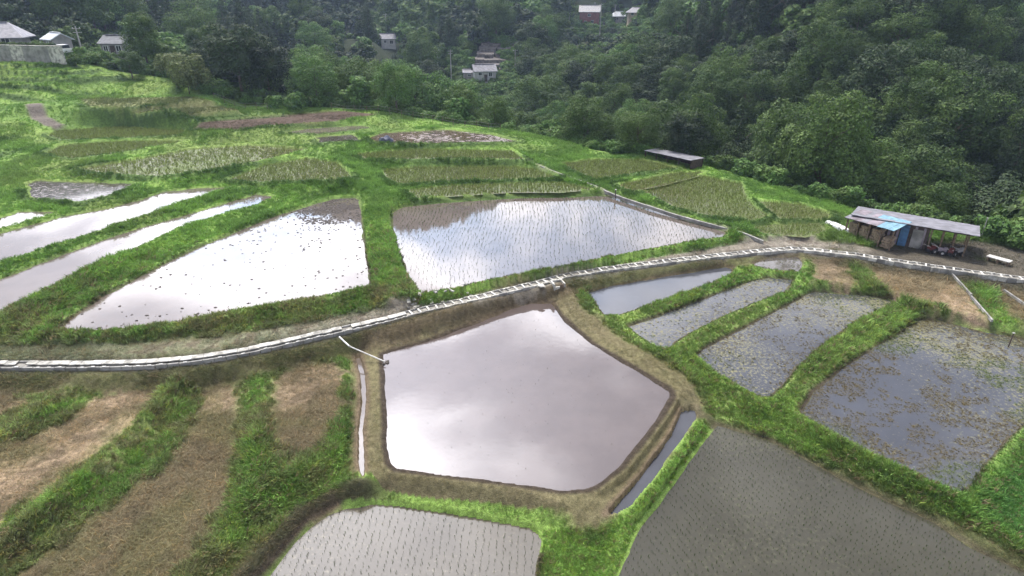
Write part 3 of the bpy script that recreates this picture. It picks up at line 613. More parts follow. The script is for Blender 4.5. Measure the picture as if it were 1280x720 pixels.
for i in range(len(ch)-1):
    a, b2 = ch[i], ch[i+1]; mid = (a+b2)/2; rz = math.atan2(b2.y-a.y, b2.x-a.x); px, py, _ = proj(*mid)
    if px < -60 or px > 1340: continue
    if cnt >= 298: break
    if px < 505: blk_i = 1
    else: blk_i = 0 if random.random() < .6 else 1
    cnt += 1
    if random.random() < .03 and 560 < px < 700: continue
    dz = random.uniform(-.025, .025)
    o = link(bpy.data.objects.new('channel_block', blk[blk_i]), root); o.location = mid-ro+Vector((0, 0, dz+.02)); o.rotation_euler = (0, 0, rz+random.gauss(0, .015))
    if px < 505:
        nrm = Vector((-math.sin(rz), math.cos(rz), 0))
        if random.random() > .04:
            o = link(bpy.data.objects.new('cover_slab', lid[random.choice((0, 0, 1, 1, 2))]), root); o.location = mid-ro+nrm*.12+Vector((0, 0, dz+.065)); o.rotation_euler = (random.gauss(0, .012), random.gauss(0, .01), rz+random.gauss(0, .012))
        if random.random() > .2:
            o = link(bpy.data.objects.new('joint_block', jb), root); o.location = mid-ro-nrm*.345+Vector((0, 0, dz+.06)); o.rotation_euler = (0, 0, rz)
        continue
    o = link(bpy.data.objects.new('cross_bar', bar[random.choice((0, 1, 1, 2) if px < 560 else (0, 0, 1, 2))]), root); o.location = mid-ro+Vector((0, 0, dz+.05)); o.rotation_euler = (0, 0, rz+random.gauss(0, .09))
# water lying in the channel
vv = []; 
for p in ch[::2]: vv.append(p)
mb = MB()
for i in range(len(vv)-1):
    t_ = (vv[i+1]-vv[i]).normalized(); s_ = Vector((-t_.y, t_.x, 0))*.25-ro*0; k = len(mb.v)
    for p, sg in ((vv[i], -1), (vv[i+1], -1), (vv[i+1], 1), (vv[i], 1)): mb.v.append(tuple(p+s_*sg+Vector((0, 0, -.045))))
    mb.f.append((k, k+1, k+2, k+3))
mb.v = [tuple(Vector(v)-ro) for v in mb.v]; mb.build('channel_bed', M['silt'], root)
# narrow concrete edging of the upper footpath
ft = resample(catmull(FOOTW), 1.1)
root = empty('footpath_edging', tuple(ft[len(ft)//2]), 0, 'thin pale concrete edging running down beside the flooded paddy to the track', 'path edging')
ro = Vector(root.location); slab = MB().box((0, 0, -.04), (1.07, .20, .30)).mesh('slab', M['old_concrete'])
for i in range(len(ft)-1):
    a, b2 = ft[i], ft[i+1]; mid = (a+b2)/2; o = link(bpy.data.objects.new('slab', slab), root); o.location = mid-ro+Vector((0, 0, .02+random.uniform(-.02, .02))); o.rotation_euler = (0, -math.atan2(b2.z-a.z, (b2-a).xy.length), math.atan2(b2.y-a.y, b2.x-a.x))
# ------------------------------------------------------------------ buildings
def gable_house(px, py, z, w, d, h, rh, rz, wall, roof, label, wins, cat='house', hip=False, eave=.5, name='house', door=None, chim=False, base=1.5, two=None, group=None, foot=None):
    """px,py: middle of the front wall's foot; w along the front, d deep; wins: (x, z, w, h) on the front"""
    x, y, _ = P(px, py, z); r = empty(name, (x, y, z), rz, label, cat, group)
    MB().box((0, d/2, (h-base)/2), (w, d, h+base)).build('wall', M[wall], r)
    e = eave; t = .16; mb = MB()
    W2, Y0, Y1, ym = w/2+e, -e, d+e, d/2
    k = (rh)/(d/2); zl = h-e*k+.02
    if hip:
        q = min(W2*.55, ym*.9); lo = [(-W2, Y0, zl), (W2, Y0, zl), (W2, Y1, zl), (-W2, Y1, zl)]; hi_ = [(-W2+q, ym, h+rh), (W2-q, ym, h+rh)]
        mb.v = lo+hi_+[(a, b_, c-t) for a, b_, c in lo]
        mb.f = [(0, 1, 5, 4), (1, 2, 5), (2, 3, 4, 5), (3, 0, 4), (6, 7, 1, 0), (7, 8, 2, 1), (8, 9, 3, 2), (9, 6, 0, 3), (9, 8, 7, 6)]
    else:
        mb.prism([(Y0, zl), (ym, h+rh), (Y1, zl), (Y1, zl-t), (ym, h+rh-t), (Y0, zl-t)], -W2, W2)
        g = MB().prism([(0.03, h-.01), (ym, h+rh-t), (d-.03, h-.01)], -w/2+.02, w/2-.02); g.build('gable', M[wall], r)
    rf = mb.build('roof', M[roof], r)
    MB().box((0, ym, h+rh+.05), (w*.98 if not hip else w*.5, .35, .16)).build('ridge', M[roof], rf)
    if chim: MB().box((w*.25, ym+.4, h+rh+.5), (.5, .5, 1.2)).build('chimney', M['wall_grey'], rf)
    for (wx, wz, ww, wh) in wins:
        f_ = MB()
        for c, dd in (((0, 0, wh/2), (ww+.14, .10, .07)), ((0, 0, -wh/2), (ww+.14, .12, .07)), ((-ww/2, 0, 0), (.07, .10, wh)), ((ww/2, 0, 0), (.07, .10, wh)), ((0, 0, 0), (.05, .08, wh))): f_.box(c, dd)
        fo = f_.build('window', M['white'], r, (wx, -.05, wz)); MB().box((0, .03, 0), (ww-.05, .02, wh-.05)).build('pane', M['glass'], fo)
    if door:
        do = MB().box((door, -.03, 1.0), (.95, .07, 2.0)).build('door', M['dark_wood'], r); MB().box((door+.36, -.09, 1.0), (.05, .06, .16)).build('handle', M['pole'], do)
    return r
gable_house(-4, 61, 11.9, 7.6, 6, 2.4, 1.9, .35, 'wall_grey', 'roof_tile', 'grey tiled hip roofed house at the far left above the retaining wall', [(-1.6, 1.4, 1.4, 1.0), (1.7, 1.4, 1.3, 1.0)], hip=True, eave=.9, base=3)
gable_house(62, 60, 11.8, 4.2, 3.2, 1.7, .9, -.62, 'wall_grey', 'roof_white', 'low outbuilding with a bright white slanting roof beside the tiled house', [(0, 1.1, .9, .6)], 'shed', eave=.4, name='outbuilding', base=3)
gable_house(143, 71, 10., 4.6, 4.0, 2.6, 1.2, -.1, 'wall_grey', 'roof_dark', 'grey farmhouse with dark tiled roof half hidden behind a small tree', [(-1.3, 1.5, .9, .9), (1.35, 1.5, 1.0, 1.0)], eave=.4, door=.05, base=5)
gable_house(486, 58, 4.0, 5.0, 4.6, 2.9, 1.5, .25, 'wall_white', 'tin', 'small white house with pale gable roof alone in the wooded hillside', [(-1.2, 1.7, .9, .9), (1.1, 1.5, 1.2, 1.2)], eave=.45, base=5)
gable_house(607, 102, -2.2, 6.2, 5, 3.2, 1.5, .2, 'wall_white', 'tin', 'white house with a pale roof below the bare grey slope', [(-1.6, 2.2, 1.0, .9), (1.5, 2.0, 1.0, 1.2)], door=.1, eave=.5, base=6)
gable_house(587, 99, -2.2, 3.6, 3.5, 2.0, .8, .1, 'wall_grey', 'tin', 'low grey lean-to attached left of the white house under the bare slope', [(0, 1.1, .9, .7)], 'shed', eave=.3, name='outbuilding', base=6)
gable_house(736, 34, 9.0, 8.4, 7, 6.4, 2.4, -.15, 'wall_red', 'roof_tile', 'tall dark red timber house with grey roof high on the far hillside', [(-1.6, 2.0, 1.1, 1.0), (1.4, 2.2, 1.2, 1.2), (0, 4.8, 1.2, 1.0)], eave=.5, chim=True, base=6)
gable_house(775, 29, 10., 6.6, 5, 3.4, 1.6, .1, 'wall_grey', 'roof_white', 'pale roofed house between the red house and the tan house', [(-1.4, 1.9, 1., 1.), (1.6, 1.9, 1., 1.)], hip=True, eave=.7, base=5)
gable_house(796, 31, 10.2, 7.2, 6, 5.2, 1.6, -.05, 'wall_tan', 'roof_tile', 'two storey tan house with low grey hip roof on the far hillside', [(-2.2, 4.2, 1.1, 1.0), (1.8, 4.2, 1.1, 1.0), (-.8, 1.7, 1.2, 1.2), (1.9, 1.6, 1.6, 1.4)], hip=True, eave=.8, base=6)
gable_house(717, 12, 14.5, 6, 5, 3.2, 1.4, .2, 'wall_grey', 'tin', 'half hidden grey house at the top edge above the red house', [(1, 1.8, 1.2, 1.)], eave=.4, base=8)
gable_house(436, 56, 3.0, 4., 4, 2.4, 1.2, -.2, 'wall_white', 'roof_dark', 'little white walled hut mostly hidden by trees left of the lone white house', [(0, 1.4, .9, .9)], 'hut', eave=.3, name='hut', base=6)
# retaining wall, panel by panel, with a hedge on top
A0, A1 = Vector(P(-30, 73, 10.7)), Vector(P(82, 78, 10.4)); L_ = (A1-A0).length; rzw = math.atan2(A1.y-A0.y, A1.x-A0.x)
rw = empty('retaining_wall', tuple(A0-Vector((0, 0, .6))), rzw, 'long grey concrete retaining wall below the tiled house on the left', 'wall')
nP = 7
for i in range(nP): MB().box((L_*(i+.5)/nP, 0, 1.35+.06*(i % 2)), (L_/nP-.05, .4, 2.7)).build('panel', M['old_concrete' if i % 3 else 'concrete'], rw)
MB().box((L_/2, 0, 2.84), (L_, .5, .12)).build('coping', M['concrete'], rw)
# slope scar and walls near the white house
x, y = -6.2, 201.; r = empty('stone_terraces', (x, y, 0), 0, 'bare brownish terraced stone slope cut into the woods above the white house', 'stone slope')
for i in range(7):
    zt = ground_z(x, y+i*3.2)
    for j in range(5):
        if random.random() < .06: continue
        MB().box(((j-2)*2.9+random.uniform(-.3, .3)+i*.5, i*3.2+random.uniform(-.3, .3), zt+.2+random.uniform(-.2, .2)), (2.97, 4.2, 1.3), random.uniform(-.04, .04), Matrix.Rotation(.12+random.uniform(-.05, .05), 4, 'X')).build('stone_tier', M['soil_red'], r)
# open sheds on the right
def shed_frame(A, B, z):
    A = Vector(P(*A, z)); B = Vector(P(*B, z)); return A, (B-A).length, math.atan2(B.y-A.y, B.x-A.x)
A, L_, rz = shed_frame((1122, 311), (1212, 328), .9)
Ux = Vector((math.cos(rz), math.sin(rz), 0)); A = A - Ux*3.6 + Vector((-Ux.y, Ux.x, 0))*1.0; L_ += 3.2
A.z = .85
r = empty('long_shed', tuple(A), rz, 'long dark plank farm shed with sloping tin roof, blue door and open right end', 'shed'); r.scale.z = .80
Lw = L_*.66; nb = 26
for i in range(nb):
    xx = Lw*(i+.5)/nb
    if .41 < xx/L_ < .49: continue
    MB().box((xx, 0+random.uniform(-.012, .012), 1.15), (Lw/nb-.02, .05, 2.5)).build('plank', M['dark_wood' if i % 3 else 'tin_brown'], r)
MB().box((L_*.45, -.03, 1.05), (L_*.075, .06, 2.1)).build('door', M['blue_sheet'], r)
MB().box((L_*.45, -.03, 2.26), (L_*.078, .05, .24)).build('lintel', M['blue_sheet'], r)
MB().box((0, 1.75, 1.05), (.06, 3.5, 2.3)).build('side_wall', M['blue_sheet'], r); MB().box((Lw/2, 3.5, .9), (Lw, .06, 2.1)).build('back_wall', M['dark_wood'], r)
MB().box((Lw, 1.75, 1.05), (.06, 3.5, 2.3)).build('side_wall', M['dark_wood'], r)
MB().box((Lw-.75, -.06, 1.1), (.8, .05, 2.0)).build('sliding_panel', M['old_concrete'], r)
for fx in (.68, .78, .88, .985):
    for yy, hh in ((0.05, 2.45), (3.4, 2.05)): MB().box((L_*fx, yy, hh/2), (.12, .12, hh)).build('post', M['wood'], r)
tl = Matrix.Rotation(-math.radians(6.5), 4, 'X'); ns = 14
for i in range(ns): MB().box(((L_+1.0)*(i+.5)/ns-.5, 1.7, 2.44-.02*(i % 2)), ((L_+1.0)/ns+.04, 4.5, .05), 0, tl).build('roof_sheet', M['tin'], r)
MB().box((L_/2, -.02, 2.48), (L_+.4, .1, .16)).build('beam', M['dark_wood'], r)
# firewood shelter in front
B0, L2, rz2 = shed_frame((1055, 296), (1111, 313), .95); B0.z = .95
r = empty('firewood_shelter', tuple(B0), rz2, 'open firewood shelter with patched brown and pale blue tin roof left of the long shed', 'shelter')
for i in range(5):
    for yy, hh in ((0, 1.85), (2.3, 2.0)): MB().box((L2*i/4, yy, hh/2), (.11, .11, hh)).build('post', M['wood'], r)
tl = Matrix.Rotation(math.radians(5), 4, 'X')
for i in range(9):
    for j in range(2): MB().box((L2*(i+.5)/9*1.08-.2, -.25+1.35*j+.62, 1.88+.12*j+.015*(i % 2)), (L2/9*1.12, 1.42, .04), random.uniform(-.02, .02), tl).build('roof_sheet', M['tin_brown' if (i+j) % 3 and i < 6 and not (j == 1 and i > 3) else ('blue_pale' if i >= 4 else 'tin')], r)
lg = [MB().tube([(0, -.42, 0), (0, .42, 0)], rr_, 7).mesh('log', M['log']) for rr_ in (.09, .115, .14)]
for s_ in range(4):
    st_ = empty('log_stack', tuple(B0+Vector((math.cos(rz2), math.sin(rz2), 0))*(L2*(s_+.5)/4)+Vector((-math.sin(rz2), math.cos(rz2), 0))*.55), rz2,
                ['neat split log stack in the leftmost bay of the firewood shelter', 'log stack in the second bay of the firewood shelter', 'log stack in the third bay of the firewood shelter', 'low darker log stack in the rightmost bay of the firewood shelter'][s_], 'log stack', 'log stacks in the firewood shelter')
    nxx = 7; wB = L2/4-.35
    for i in range(nxx):
        for j in range(6 if s_ < 3 else 4):
            o = link(bpy.data.objects.new('log', lg[random.randrange(3)]), st_); o.location = (wB*((i+.5+.5*(j % 2)*.9)/nxx-.52), random.uniform(-.06, .06), .13+j*.235); o.rotation_euler = (0, 0, random.gauss(0, .03))
# white covered boat shaped bundle left of the shelter
x, y, z = P(1045, 287, 1.2); bx = MB().tube([(-1.35, 0, .35), (-1.1, 0, .38), (-.2, 0, .42), (.7, 0, .40), (1.25, 0, .34), (1.4, 0, .30)], [.1, .3, .33, .33, .3, .12], 10)
r = empty('wrapped_bundle', (x, y, 1.05), rz2-.25, 'long bright white plastic wrapped bundle lying left of the firewood shelter', 'bundle'); bx.build('plastic_wrap', M['white'], r)
for q in (-.6, .5): MB().tube([(q, 0, .41), (q+.05, 0, .41)], .345, 10).build('strap', M['black'], r)
MB().box((0, 0, .04), (2.4, .7, .1)).build('pallet', M['wood'], r)
# small farm machines under the open end
def tiller(x, y, z, rz, label, body):
    r = empty('tiller', (x, y, z), rz, label, 'tiller', 'small farm machines under the open shed end'); r.scale = (.8,)*3
    MB().box((0, 0, .55), (.75, .42, .30)).box((.28, 0, .74), (.3, .36, .14)).build('engine', M[body], r)
    for s_ in (-1, 1):
        w_ = MB().tube([(0, s_*.30, .26), (0, s_*.44, .26)], .26, 12).build('wheel', M['black'], r); MB().tube([(0, s_*.43, .26), (0, s_*.46, .26)], .12, 8).build('hub', M['pole'], w_)
        MB().tube([(-.3, s_*.12, .66), (-.8, s_*.25, .95), (-1.1, s_*.27, 1.0)], .022, 5).build('handlebar', M['pole'], r)
    MB().tube([(.2, .1, .8), (.2, .1, 1.05)], .035, 6).build('exhaust', M['black'], r); MB().box((-.38, 0, .34), (.3, .3, .25)).build('gearbox', M['black'], r)
for i, (px, py, a, lb, c) in enumerate(((1163, 316, .3, 'small red tiller nearest the plank wall under the shed roof', 'red_paint'), (1176, 318, -.4, 'dark machine in the middle of the open shed bay', 'tin_brown'), (1187, 320, .8, 'red and white tiller at the front of the open shed bay', 'red_paint'), (1198, 319, .2, 'grey tiller farthest right under the shed roof', 'wall_grey'))):
    x, y, z = P(px, py, .9); tiller(x, y, .9, a, lb, c)
# plank platform at the right
A, L_, rz = shed_frame((1233, 321), (1262, 329), 1.2)
r = empty('plank_platform', (A.x, A.y, .85), rz, 'low pale plank bench like platform at the forest edge on the right', 'platform')
for i in range(3): MB().box((L_/2, i*.22, .42), (L_, .2, .06)).build('plank', M['concrete_pale'], r)
for fx in (.08, .5, .92): MB().box((L_*fx, .22, .2), (.1, .6, .38)).build('leg', M['wood'], r)
# long low shed at the terrace edge
A, L_, rz = shed_frame((806, 199), (864, 212), 1.9); A.z = 1.85
r = empty('tin_roof_shelter', tuple(A), rz, 'low narrow shelter with grey tin roof at the woods edge behind the green paddies', 'shelter'); r.scale.z = .72
tl = Matrix.Rotation(math.radians(-4), 4, 'X')
for i in range(8): MB().box((L_*(i+.5)/8, 1.1, 1.55-.02*(i % 2)), (L_/8+.05, 2.9, .05), 0, tl).build('roof_sheet', M['tin'], r)
for i in range(5):
    for yy in (0, 2.2): MB().box((L_*(i+.02)/4.1, yy, .72), (.1, .1, 1.5)).build('post', M['dark_wood'], r)
MB().box((L_/2, 2.25, .75), (L_, .05, 1.4)).build('back_wall', M['dark_wood'], r); MB().box((L_*.985, 1.1, .75), (.05, 2.2, 1.4)).build('side_wall', M['dark_wood'], r)
# pipe feeding the pentagon paddy
r = empty('water_pipe', P(424, 421, .9), 0, 'thin white pipe bent from the channel across the bank into the pentagon paddy', 'pipe')
o0 = Vector(r.location); p1, p2, p3 = Vector(P(424, 421, .95)), Vector(P(437, 433, .62)), Vector(P(481, 452, .22))
MB().tube([p1-o0, p2-o0], .05, 8).build('upper_length', M['white'], r); MB().tube([p2-o0, p3-o0], .04, 8).build('lower_length', M['concrete_pale'], r); MB().tube([p2-o0-Vector((.05, 0, -.02)), p2-o0+Vector((.06, 0, -.02))], .065, 8).build('elbow', M['pole'], r)
for i, (px, py, lb) in enumerate(((484, 453, 'dark stone in the water right at the pipe outlet'), (480, 455, 'smaller dark stone by the bank below the pipe outlet'))):
    o = bpy.data.objects.new('stone', CLD[i].data); x, y, z = P(px, py, .02); o.location = (x, y, .02); o.scale = (.38-.1*i,)*3; link(o); tag(o, lb, 'stone', 'stones at the pipe outlet')
# stakes and poles
def stake(px, py, z, h, r_, mat, label, cat='stake', name='stake', group=None, lean=0., cap=True):
    x, y, z0 = P(px, py, z); r = empty(name, (x, y, z), 0, label, cat, group)
    MB().tube([(0, 0, -.3), (lean*h*.5, 0, h*.5), (lean*h, 0, h)], [r_, r_*.92, r_*.82], 7).build('shaft', M[mat], r)
    if cap: MB().box((lean*h, 0, h+.02), (r_*3, r_*3, .05)).build('cap', M['pole'], r)
    return r
stake(769, 248, 1.5, .9, .06, 'dark_wood', 'short dark stake at the far corner of the planted flooded paddy')
stake(1261, 432, -.1, .9, .04, 'dark_wood', 'thin dark stick standing in the weedy paddy on the right')
stake(1225, 300, .9, 2.0, .04, 'pole', 'slim metal post with a small top beside the long shed', 'post', 'post')
def utility(px, py, z, h, label):
    x, y, _ = P(px, py, z); r = empty('utility_pole', (x, y, z), random.uniform(-.5, .5), label, 'utility pole', 'utility poles')
    MB().tube([(0, 0, -6), (0, 0, 0), (0, 0, h)], [.19, .19, .11], 8).build('shaft', M['pole'], r)
    for q in (.45, 1.1): MB().box((0, .14, h-q), (1.5, .1, .1)).build('cross_arm', M['pole'], r)
    for q in (-.6, 0, .6): MB().tube([(q, .14, h-.4), (q, .14, h-.22)], .05, 6).build('insulator', M['white'], r)
for q in ((106, 76, 9.6, 6.0, 'tall pale utility pole behind the small trees near the retaining wall'), (484, 47, 6, 9, 'utility pole rising directly behind the lone white house'),
          (564, 93, -.5, 7, 'utility pole left of the white house under the bare slope'), (711, 36, 8.5, 7.5, 'utility pole left of the red house'), (750, 38, 8.5, 10, 'utility pole just right of the red house'),
          (768, 26, 11, 7, 'utility pole behind the pale roofed house'), (828, 26, 11, 6, 'lone utility pole among trees right of the tan house'), (644, 87, 0, 6, 'pole half hidden in dark trees right of the bare slope'), (547, 82, 1, 5, 'small pole left of the valley pole')):
    utility(*q)
# white car beside the wall
x, y, z = P(80, 67, 11.3); r = empty('parked_car', (x, y, 11.3), -.5, 'small white car parked at the right end of the retaining wall', 'car')
MB().prism([(-.8, .25), (.8, .25), (.82, .8), (.7, .9), (-.7, .9), (-.82, .8)], -1.6, 1.6).build('body', M['white'], r)
MB().prism([(-.7, .9), (.7, .9), (.58, 1.45), (-.58, 1.45)], -1.0, 1.1).build('cabin', M['glass'], r); MB().box((0, 0, 1.47), (1.9, 1.2, .06)).build('roof', M['white'], r)
for a in (-1, 1):
    for b_ in (-.8, .8): MB().tube([(a*1.02, b_-.08, .3), (a*1.02, b_+.08, .3)], .3, 10).build('wheel', M['black'], r)
# fence along the terrace edge
def fence(pts, n, label):
    pts = resample([Vector(p) for p in pts], 1.9); r = empty('wire_fence', (pts[0].x, pts[0].y, pts[0].z), 0, label, 'fence'); o0 = Vector(r.location); tops = []
    for p in pts:
        z = ground_z(p.x, p.y); h = random.uniform(.9, 1.15); MB().tube([(0, 0, -.3), (random.uniform(-.04, .04), 0, h)], .035, 5).build('post', M['wood'], r, (p.x-o0.x, p.y-o0.y, z-o0.z)); tops.append(Vector((p.x-o0.x, p.y-o0.y, z-o0.z+h-.06)))
    for dz in (0, -.4): MB().tube([q+Vector((0, 0, dz)) for q in tops], .014, 4).build('wire', M['wire'], r)
fence([P(x, y, z) for x, y, z in ((268,124,5.8),(300,130,5.3),(335,133,5.1))], 8, 'short wire fence on thin posts at the foot of the dark tree')
fence([P(x, y, z) for x, y, z in ((415,138,4.4),(470,142,4.1),(520,147,3.8),(560,154,3.6),(600,158,3.5),(640,165,3.1))], 8, 'low wire fence on wooden posts along the far edge of the terraces')
# dark covered heap in the brown wet field
x, y, z = P(483, 177, 3.25); r = empty('covered_heap', (x, y, 3.25), .2, 'dark blue sheeted heap in the wet brown field', 'heap')
bm = bmesh.new(); bmesh.ops.create_icosphere(bm, subdivisions=3, radius=1)
for v in bm.verts: v.co.x *= .95; v.co.y *= .6; v.co.z = max(v.co.z, -.1)*.65*(1+.25*math.sin(v.co.x*7+v.co.y*5)); v.co *= 1+.08*random.random()
me = bpy.data.meshes.new('sheet'); bm.to_mesh(me); bm.free(); me.materials.append(M['tarp']); link(bpy.data.objects.new('sheet', me), r)
o = bpy.data.objects.new('weight_stone', CLD[0].data); o.location = (.9, -.4, .05); o.scale = (.35,)*3; link(o, r)
# rubble and slabs at the channel junction
slabm = MB().box((0, 0, 0), (.38, .24, .07)).mesh('loose_slab', M['concrete']); slab2 = MB().box((0, 0, 0), (.24, .18, .08)).mesh('loose_slab', M['old_concrete'])
for i in range(26):
    px = random.uniform(505, 590); py = 386-(px-515)*.24+random.uniform(-9, 1); x, y, z = P(px, py, 1.0)
    o = bpy.data.objects.new('loose_slab', random.choice((slabm, slab2))); o.location = (x, y, ground_z(x, y)+.05); o.rotation_euler = (random.gauss(0, .2), random.gauss(0, .2), random.random()*6); link(o)
    tag(o, 'broken pale concrete piece among the rubble where the track meets the channel', 'concrete rubble', 'rubble beside the channel')
x, y, z = P(697, 356, .9); r = empty('sluice_box', (x, y, .35), .3, 'square concrete sluice box at the bend of the channel by the pentagon paddy', 'sluice')
for c, dd in (((-.4, 0, .35), (.1, .9, .9)), ((.4, 0, .35), (.1, .9, .9)), ((0, .4, .35), (.7, .1, .9)), ((0, -.4, .25), (.7, .1, .7))): MB().box(c, dd).build('side', M['concrete'], r)
MB().box((.15, -.47, .55), (.3, .04, .5)).build('gate_board', M['wood'], r)
x, y, z = P(677, 367, .3)
for i, (px, py, s_) in enumerate(((677, 367, .7), (690, 362, .5), (683, 360, .4))):
    x, y, z = P(px, py, .4); o = bpy.data.objects.new('slab_stone', CLD[i].data.copy()); o.data.materials[0] = M['concrete']; o.location = (x, y, ground_z(x, y)+.08); o.scale = (s_, s_*.6, s_*.5); link(o)
    tag(o, ['largest flat stone on the bank below the sluice box', 'stone directly under the sluice box', 'small stone left of the sluice box foot'][i], 'stone')
# concrete edging rods on the right
for i, (a, b_, lb) in enumerate((((1190, 342), (1214, 370), 'thin pale concrete edging along the brown field near the shed'), ((1214, 370), (1240, 402), 'lower length of pale edging along the right brown field'), ((1255, 362), (1290, 388), 'pale edging strip at the right picture edge'))):
    a, b_ = Vector(P(*a, .7)), Vector(P(*b_, .6)); rz = math.atan2(b_.y-a.y, b_.x-a.x); L_ = (b_-a).length; k_ = max(2, int(L_/1.)); r = empty('field_edging', tuple(a), rz, lb, 'edging')
    for j in range(k_): MB().box((L_*(j+.5)/k_, 0, -.05), (L_/k_-.03, .11, .2)).build('block', M['old_concrete'], r)
# ------------------------------------------------------------------ trees
def leaf_cloud(centres, radii, n, size, rg, flat=.8, up=.25, droop=0.):
    centres = np.array(centres); radii = np.array(radii); pr = radii**2/np.sum(radii**2); k = rg.choice(len(radii), n, p=pr)
    d = rg.normal(size=(n, 3)); d[:, 2] += up*1.0; d /= np.linalg.norm(d, axis=1)[:, None]
    rr_ = radii[k]*(.78+.28*rg.random(n)); p = centres[k]+d*rr_[:, None]*np.array([1, 1, flat])
    nn = d*1.0+rg.normal(size=(n, 3))*.42; nn[:, 2] += .35; nn /= np.linalg.norm(nn, axis=1)[:, None]
    a = np.cross(nn, rg.normal(size=(n, 3))); a /= np.linalg.norm(a, axis=1)[:, None]; b = np.cross(nn, a); s = size*(.6+.8*rg.random(n))[:, None]
    V = np.stack([p-a*s, p-b*s*.55-nn*s*.12, p+a*s, p+b*s*.55-nn*s*.12], 1).reshape(-1, 3); return V, np.arange(4*n).reshape(n, 4)
def broad_crown(rg, R, H, n, size, nl):
    C = []; Rd = []
    for i in range(nl):
        u = rg.random(); a = rg.random()*6.283; z = H*(.32+.62*u); prof = math.sqrt(max(.05, 1-((z/H-.52)/.52)**2)); r = R*prof*(.45+.5*rg.random()) 
        C.append((r*math.cos(a)*.85, r*math.sin(a)*.85, z)); Rd.append(R*(.20+.20*rg.random())*(1.1-.35*u))
    C.append((0, 0, H*.6)); Rd.append(R*.62)
    return leaf_cloud(C, Rd, n, size, rg)
def cone_crown(rg, R, H, n, size, nl):
    C = []; Rd = []
    for i in range(nl):
        u = (i+.5)/nl; z = H*(.14+.84*u); r = R*(1-u)**.75*(.75+.3*rg.random()); a = i*2.4+rg.random()*.5
        C.append((r*.62*math.cos(a), r*.62*math.sin(a), z)); Rd.append(max(.35, r*.55))
    return leaf_cloud(C, Rd, n, size, rg, .75, .1)
def trunk(H, R, rg, lean=.04, limbs=5):
    mb = MB(); lx, ly = rg.normal()*lean*H, rg.normal()*lean*H
    mb.tube([(0, 0, -1.5), (0, 0, .3), (lx*.4, ly*.4, H*.4), (lx, ly, H*.82)], [R*1.3, R, R*.7, R*.15], 7)
    for i in range(limbs):
        a = i*2.4+rg.random(); z = H*(.28+.4*i/limbs); q = .36*H*(1-.35*i/limbs); mb.tube([(lx*.4, ly*.4, z), (lx*.5+q*.5*math.cos(a), ly*.5+q*.5*math.sin(a), z+q*.45), (q*math.cos(a), q*math.sin(a), z+q*.75)], [R*.42, R*.28, R*.08], 5)
    return mb
rt = np.random.default_rng(21)
TREES = {}
TREES['broadleaf_tree'] = [(np_mesh('crown', *broad_crown(rt, 4.6+rt.random()*1.2, 10.5+rt.random()*2, 13000, .16, 40+int(rt.random()*12)), M[m_]), trunk(11, .26, rt).mesh('trunk', M['bark'])) for m_ in ('leaf', 'leaf', 'leaf_dark', 'leaf', 'leaf_bright', 'leaf')]
TREES['cedar_tree'] = [(np_mesh('crown', *cone_crown(rt, 3.0+rt.random()*.5, 15+rt.random()*2, 10000, .15, 44), M['leaf_dark']), trunk(15, .24, rt, .01, 3).mesh('trunk', M['bark'])) for _ in range(3)]
TREES['shrub'] = [(np_mesh('foliage', *broad_crown(rt, 1.5, 1.9, 1500, .14, 16), M[m_]), MB().tube([(0, 0, -.5), (0, 0, .5), (.1, 0, 1.1)], [.07, .06, .02], 5).mesh('stem', M['bark'])) for m_ in ('leaf_bright', 'leaf', 'leaf_bright')]
TREES['bamboo_clump'] = [(np_mesh('foliage', *leaf_cloud([(rt.normal()*1.9, rt.normal()*1.9, 2.2+rt.random()*3.4) for _ in range(26)], [1.1]*26, 4200, .22, rt, 1.3), M['leaf_bamboo']), trunk(4, .08, rt).mesh('stem', M['bark']))]
FAR = [bpy.data.objects.new('far_tree_%d' % i, np_mesh('far_tree', *(broad_crown(rt, 5., 10.5, 1500, .52, 22) if i < 4 else cone_crown(rt, 3.2, 15, 1300, .42, 26)), M[m_])) for i, m_ in enumerate(('leaf', 'leaf', 'leaf_dark', 'leaf_bright', 'leaf_dark', 'leaf_dark'))]
def put_tree(kind, v, x, y, z, s, rz, label, group=None, sz=1.):
    c, tkm = TREES[kind][v]; r = empty(kind, (x, y, z), rz, label, 'shrub' if kind == 'shrub' else ('bamboo' if kind == 'bamboo_clump' else 'tree'), group); r.scale = (s, s, s*sz)
    o = link(bpy.data.objects.new(c.name.split('.')[0], c), r); link(bpy.data.objects.new(tkm.name.split('.')[0], tkm), r); return r
# sight lines kept clear: (x0, y0, x1, y1, distance)
CLEAR = [(0, 28, 32, 60, 120), (46, 36, 78, 56, 120), (127, 46, 160, 64, 130), (474, 44, 500, 60, 235), (576, 78, 632, 106, 190), (578, 58, 640, 92, 222), (718, 8, 754, 36, 285), (764, 15, 810, 31, 300), (561, 76, 568, 95, 190), (432, 36, 441, 50, 235)]
def blocked(x, y, z, s, H, R):
    px, pb, dep = proj(x, y, z); _, pt, _ = proj(x, y, z+H*s); hw = F*R*s*.85/dep
    for x0, y0, x1, y1, dist in CLEAR:
        if dep < dist and px+hw > x0 and px-hw < x1 and pt < y1 and pb > y0: return True
        if -3 < dep-dist < 12 and px > x0-2 and px < x1+2: return True
    return False
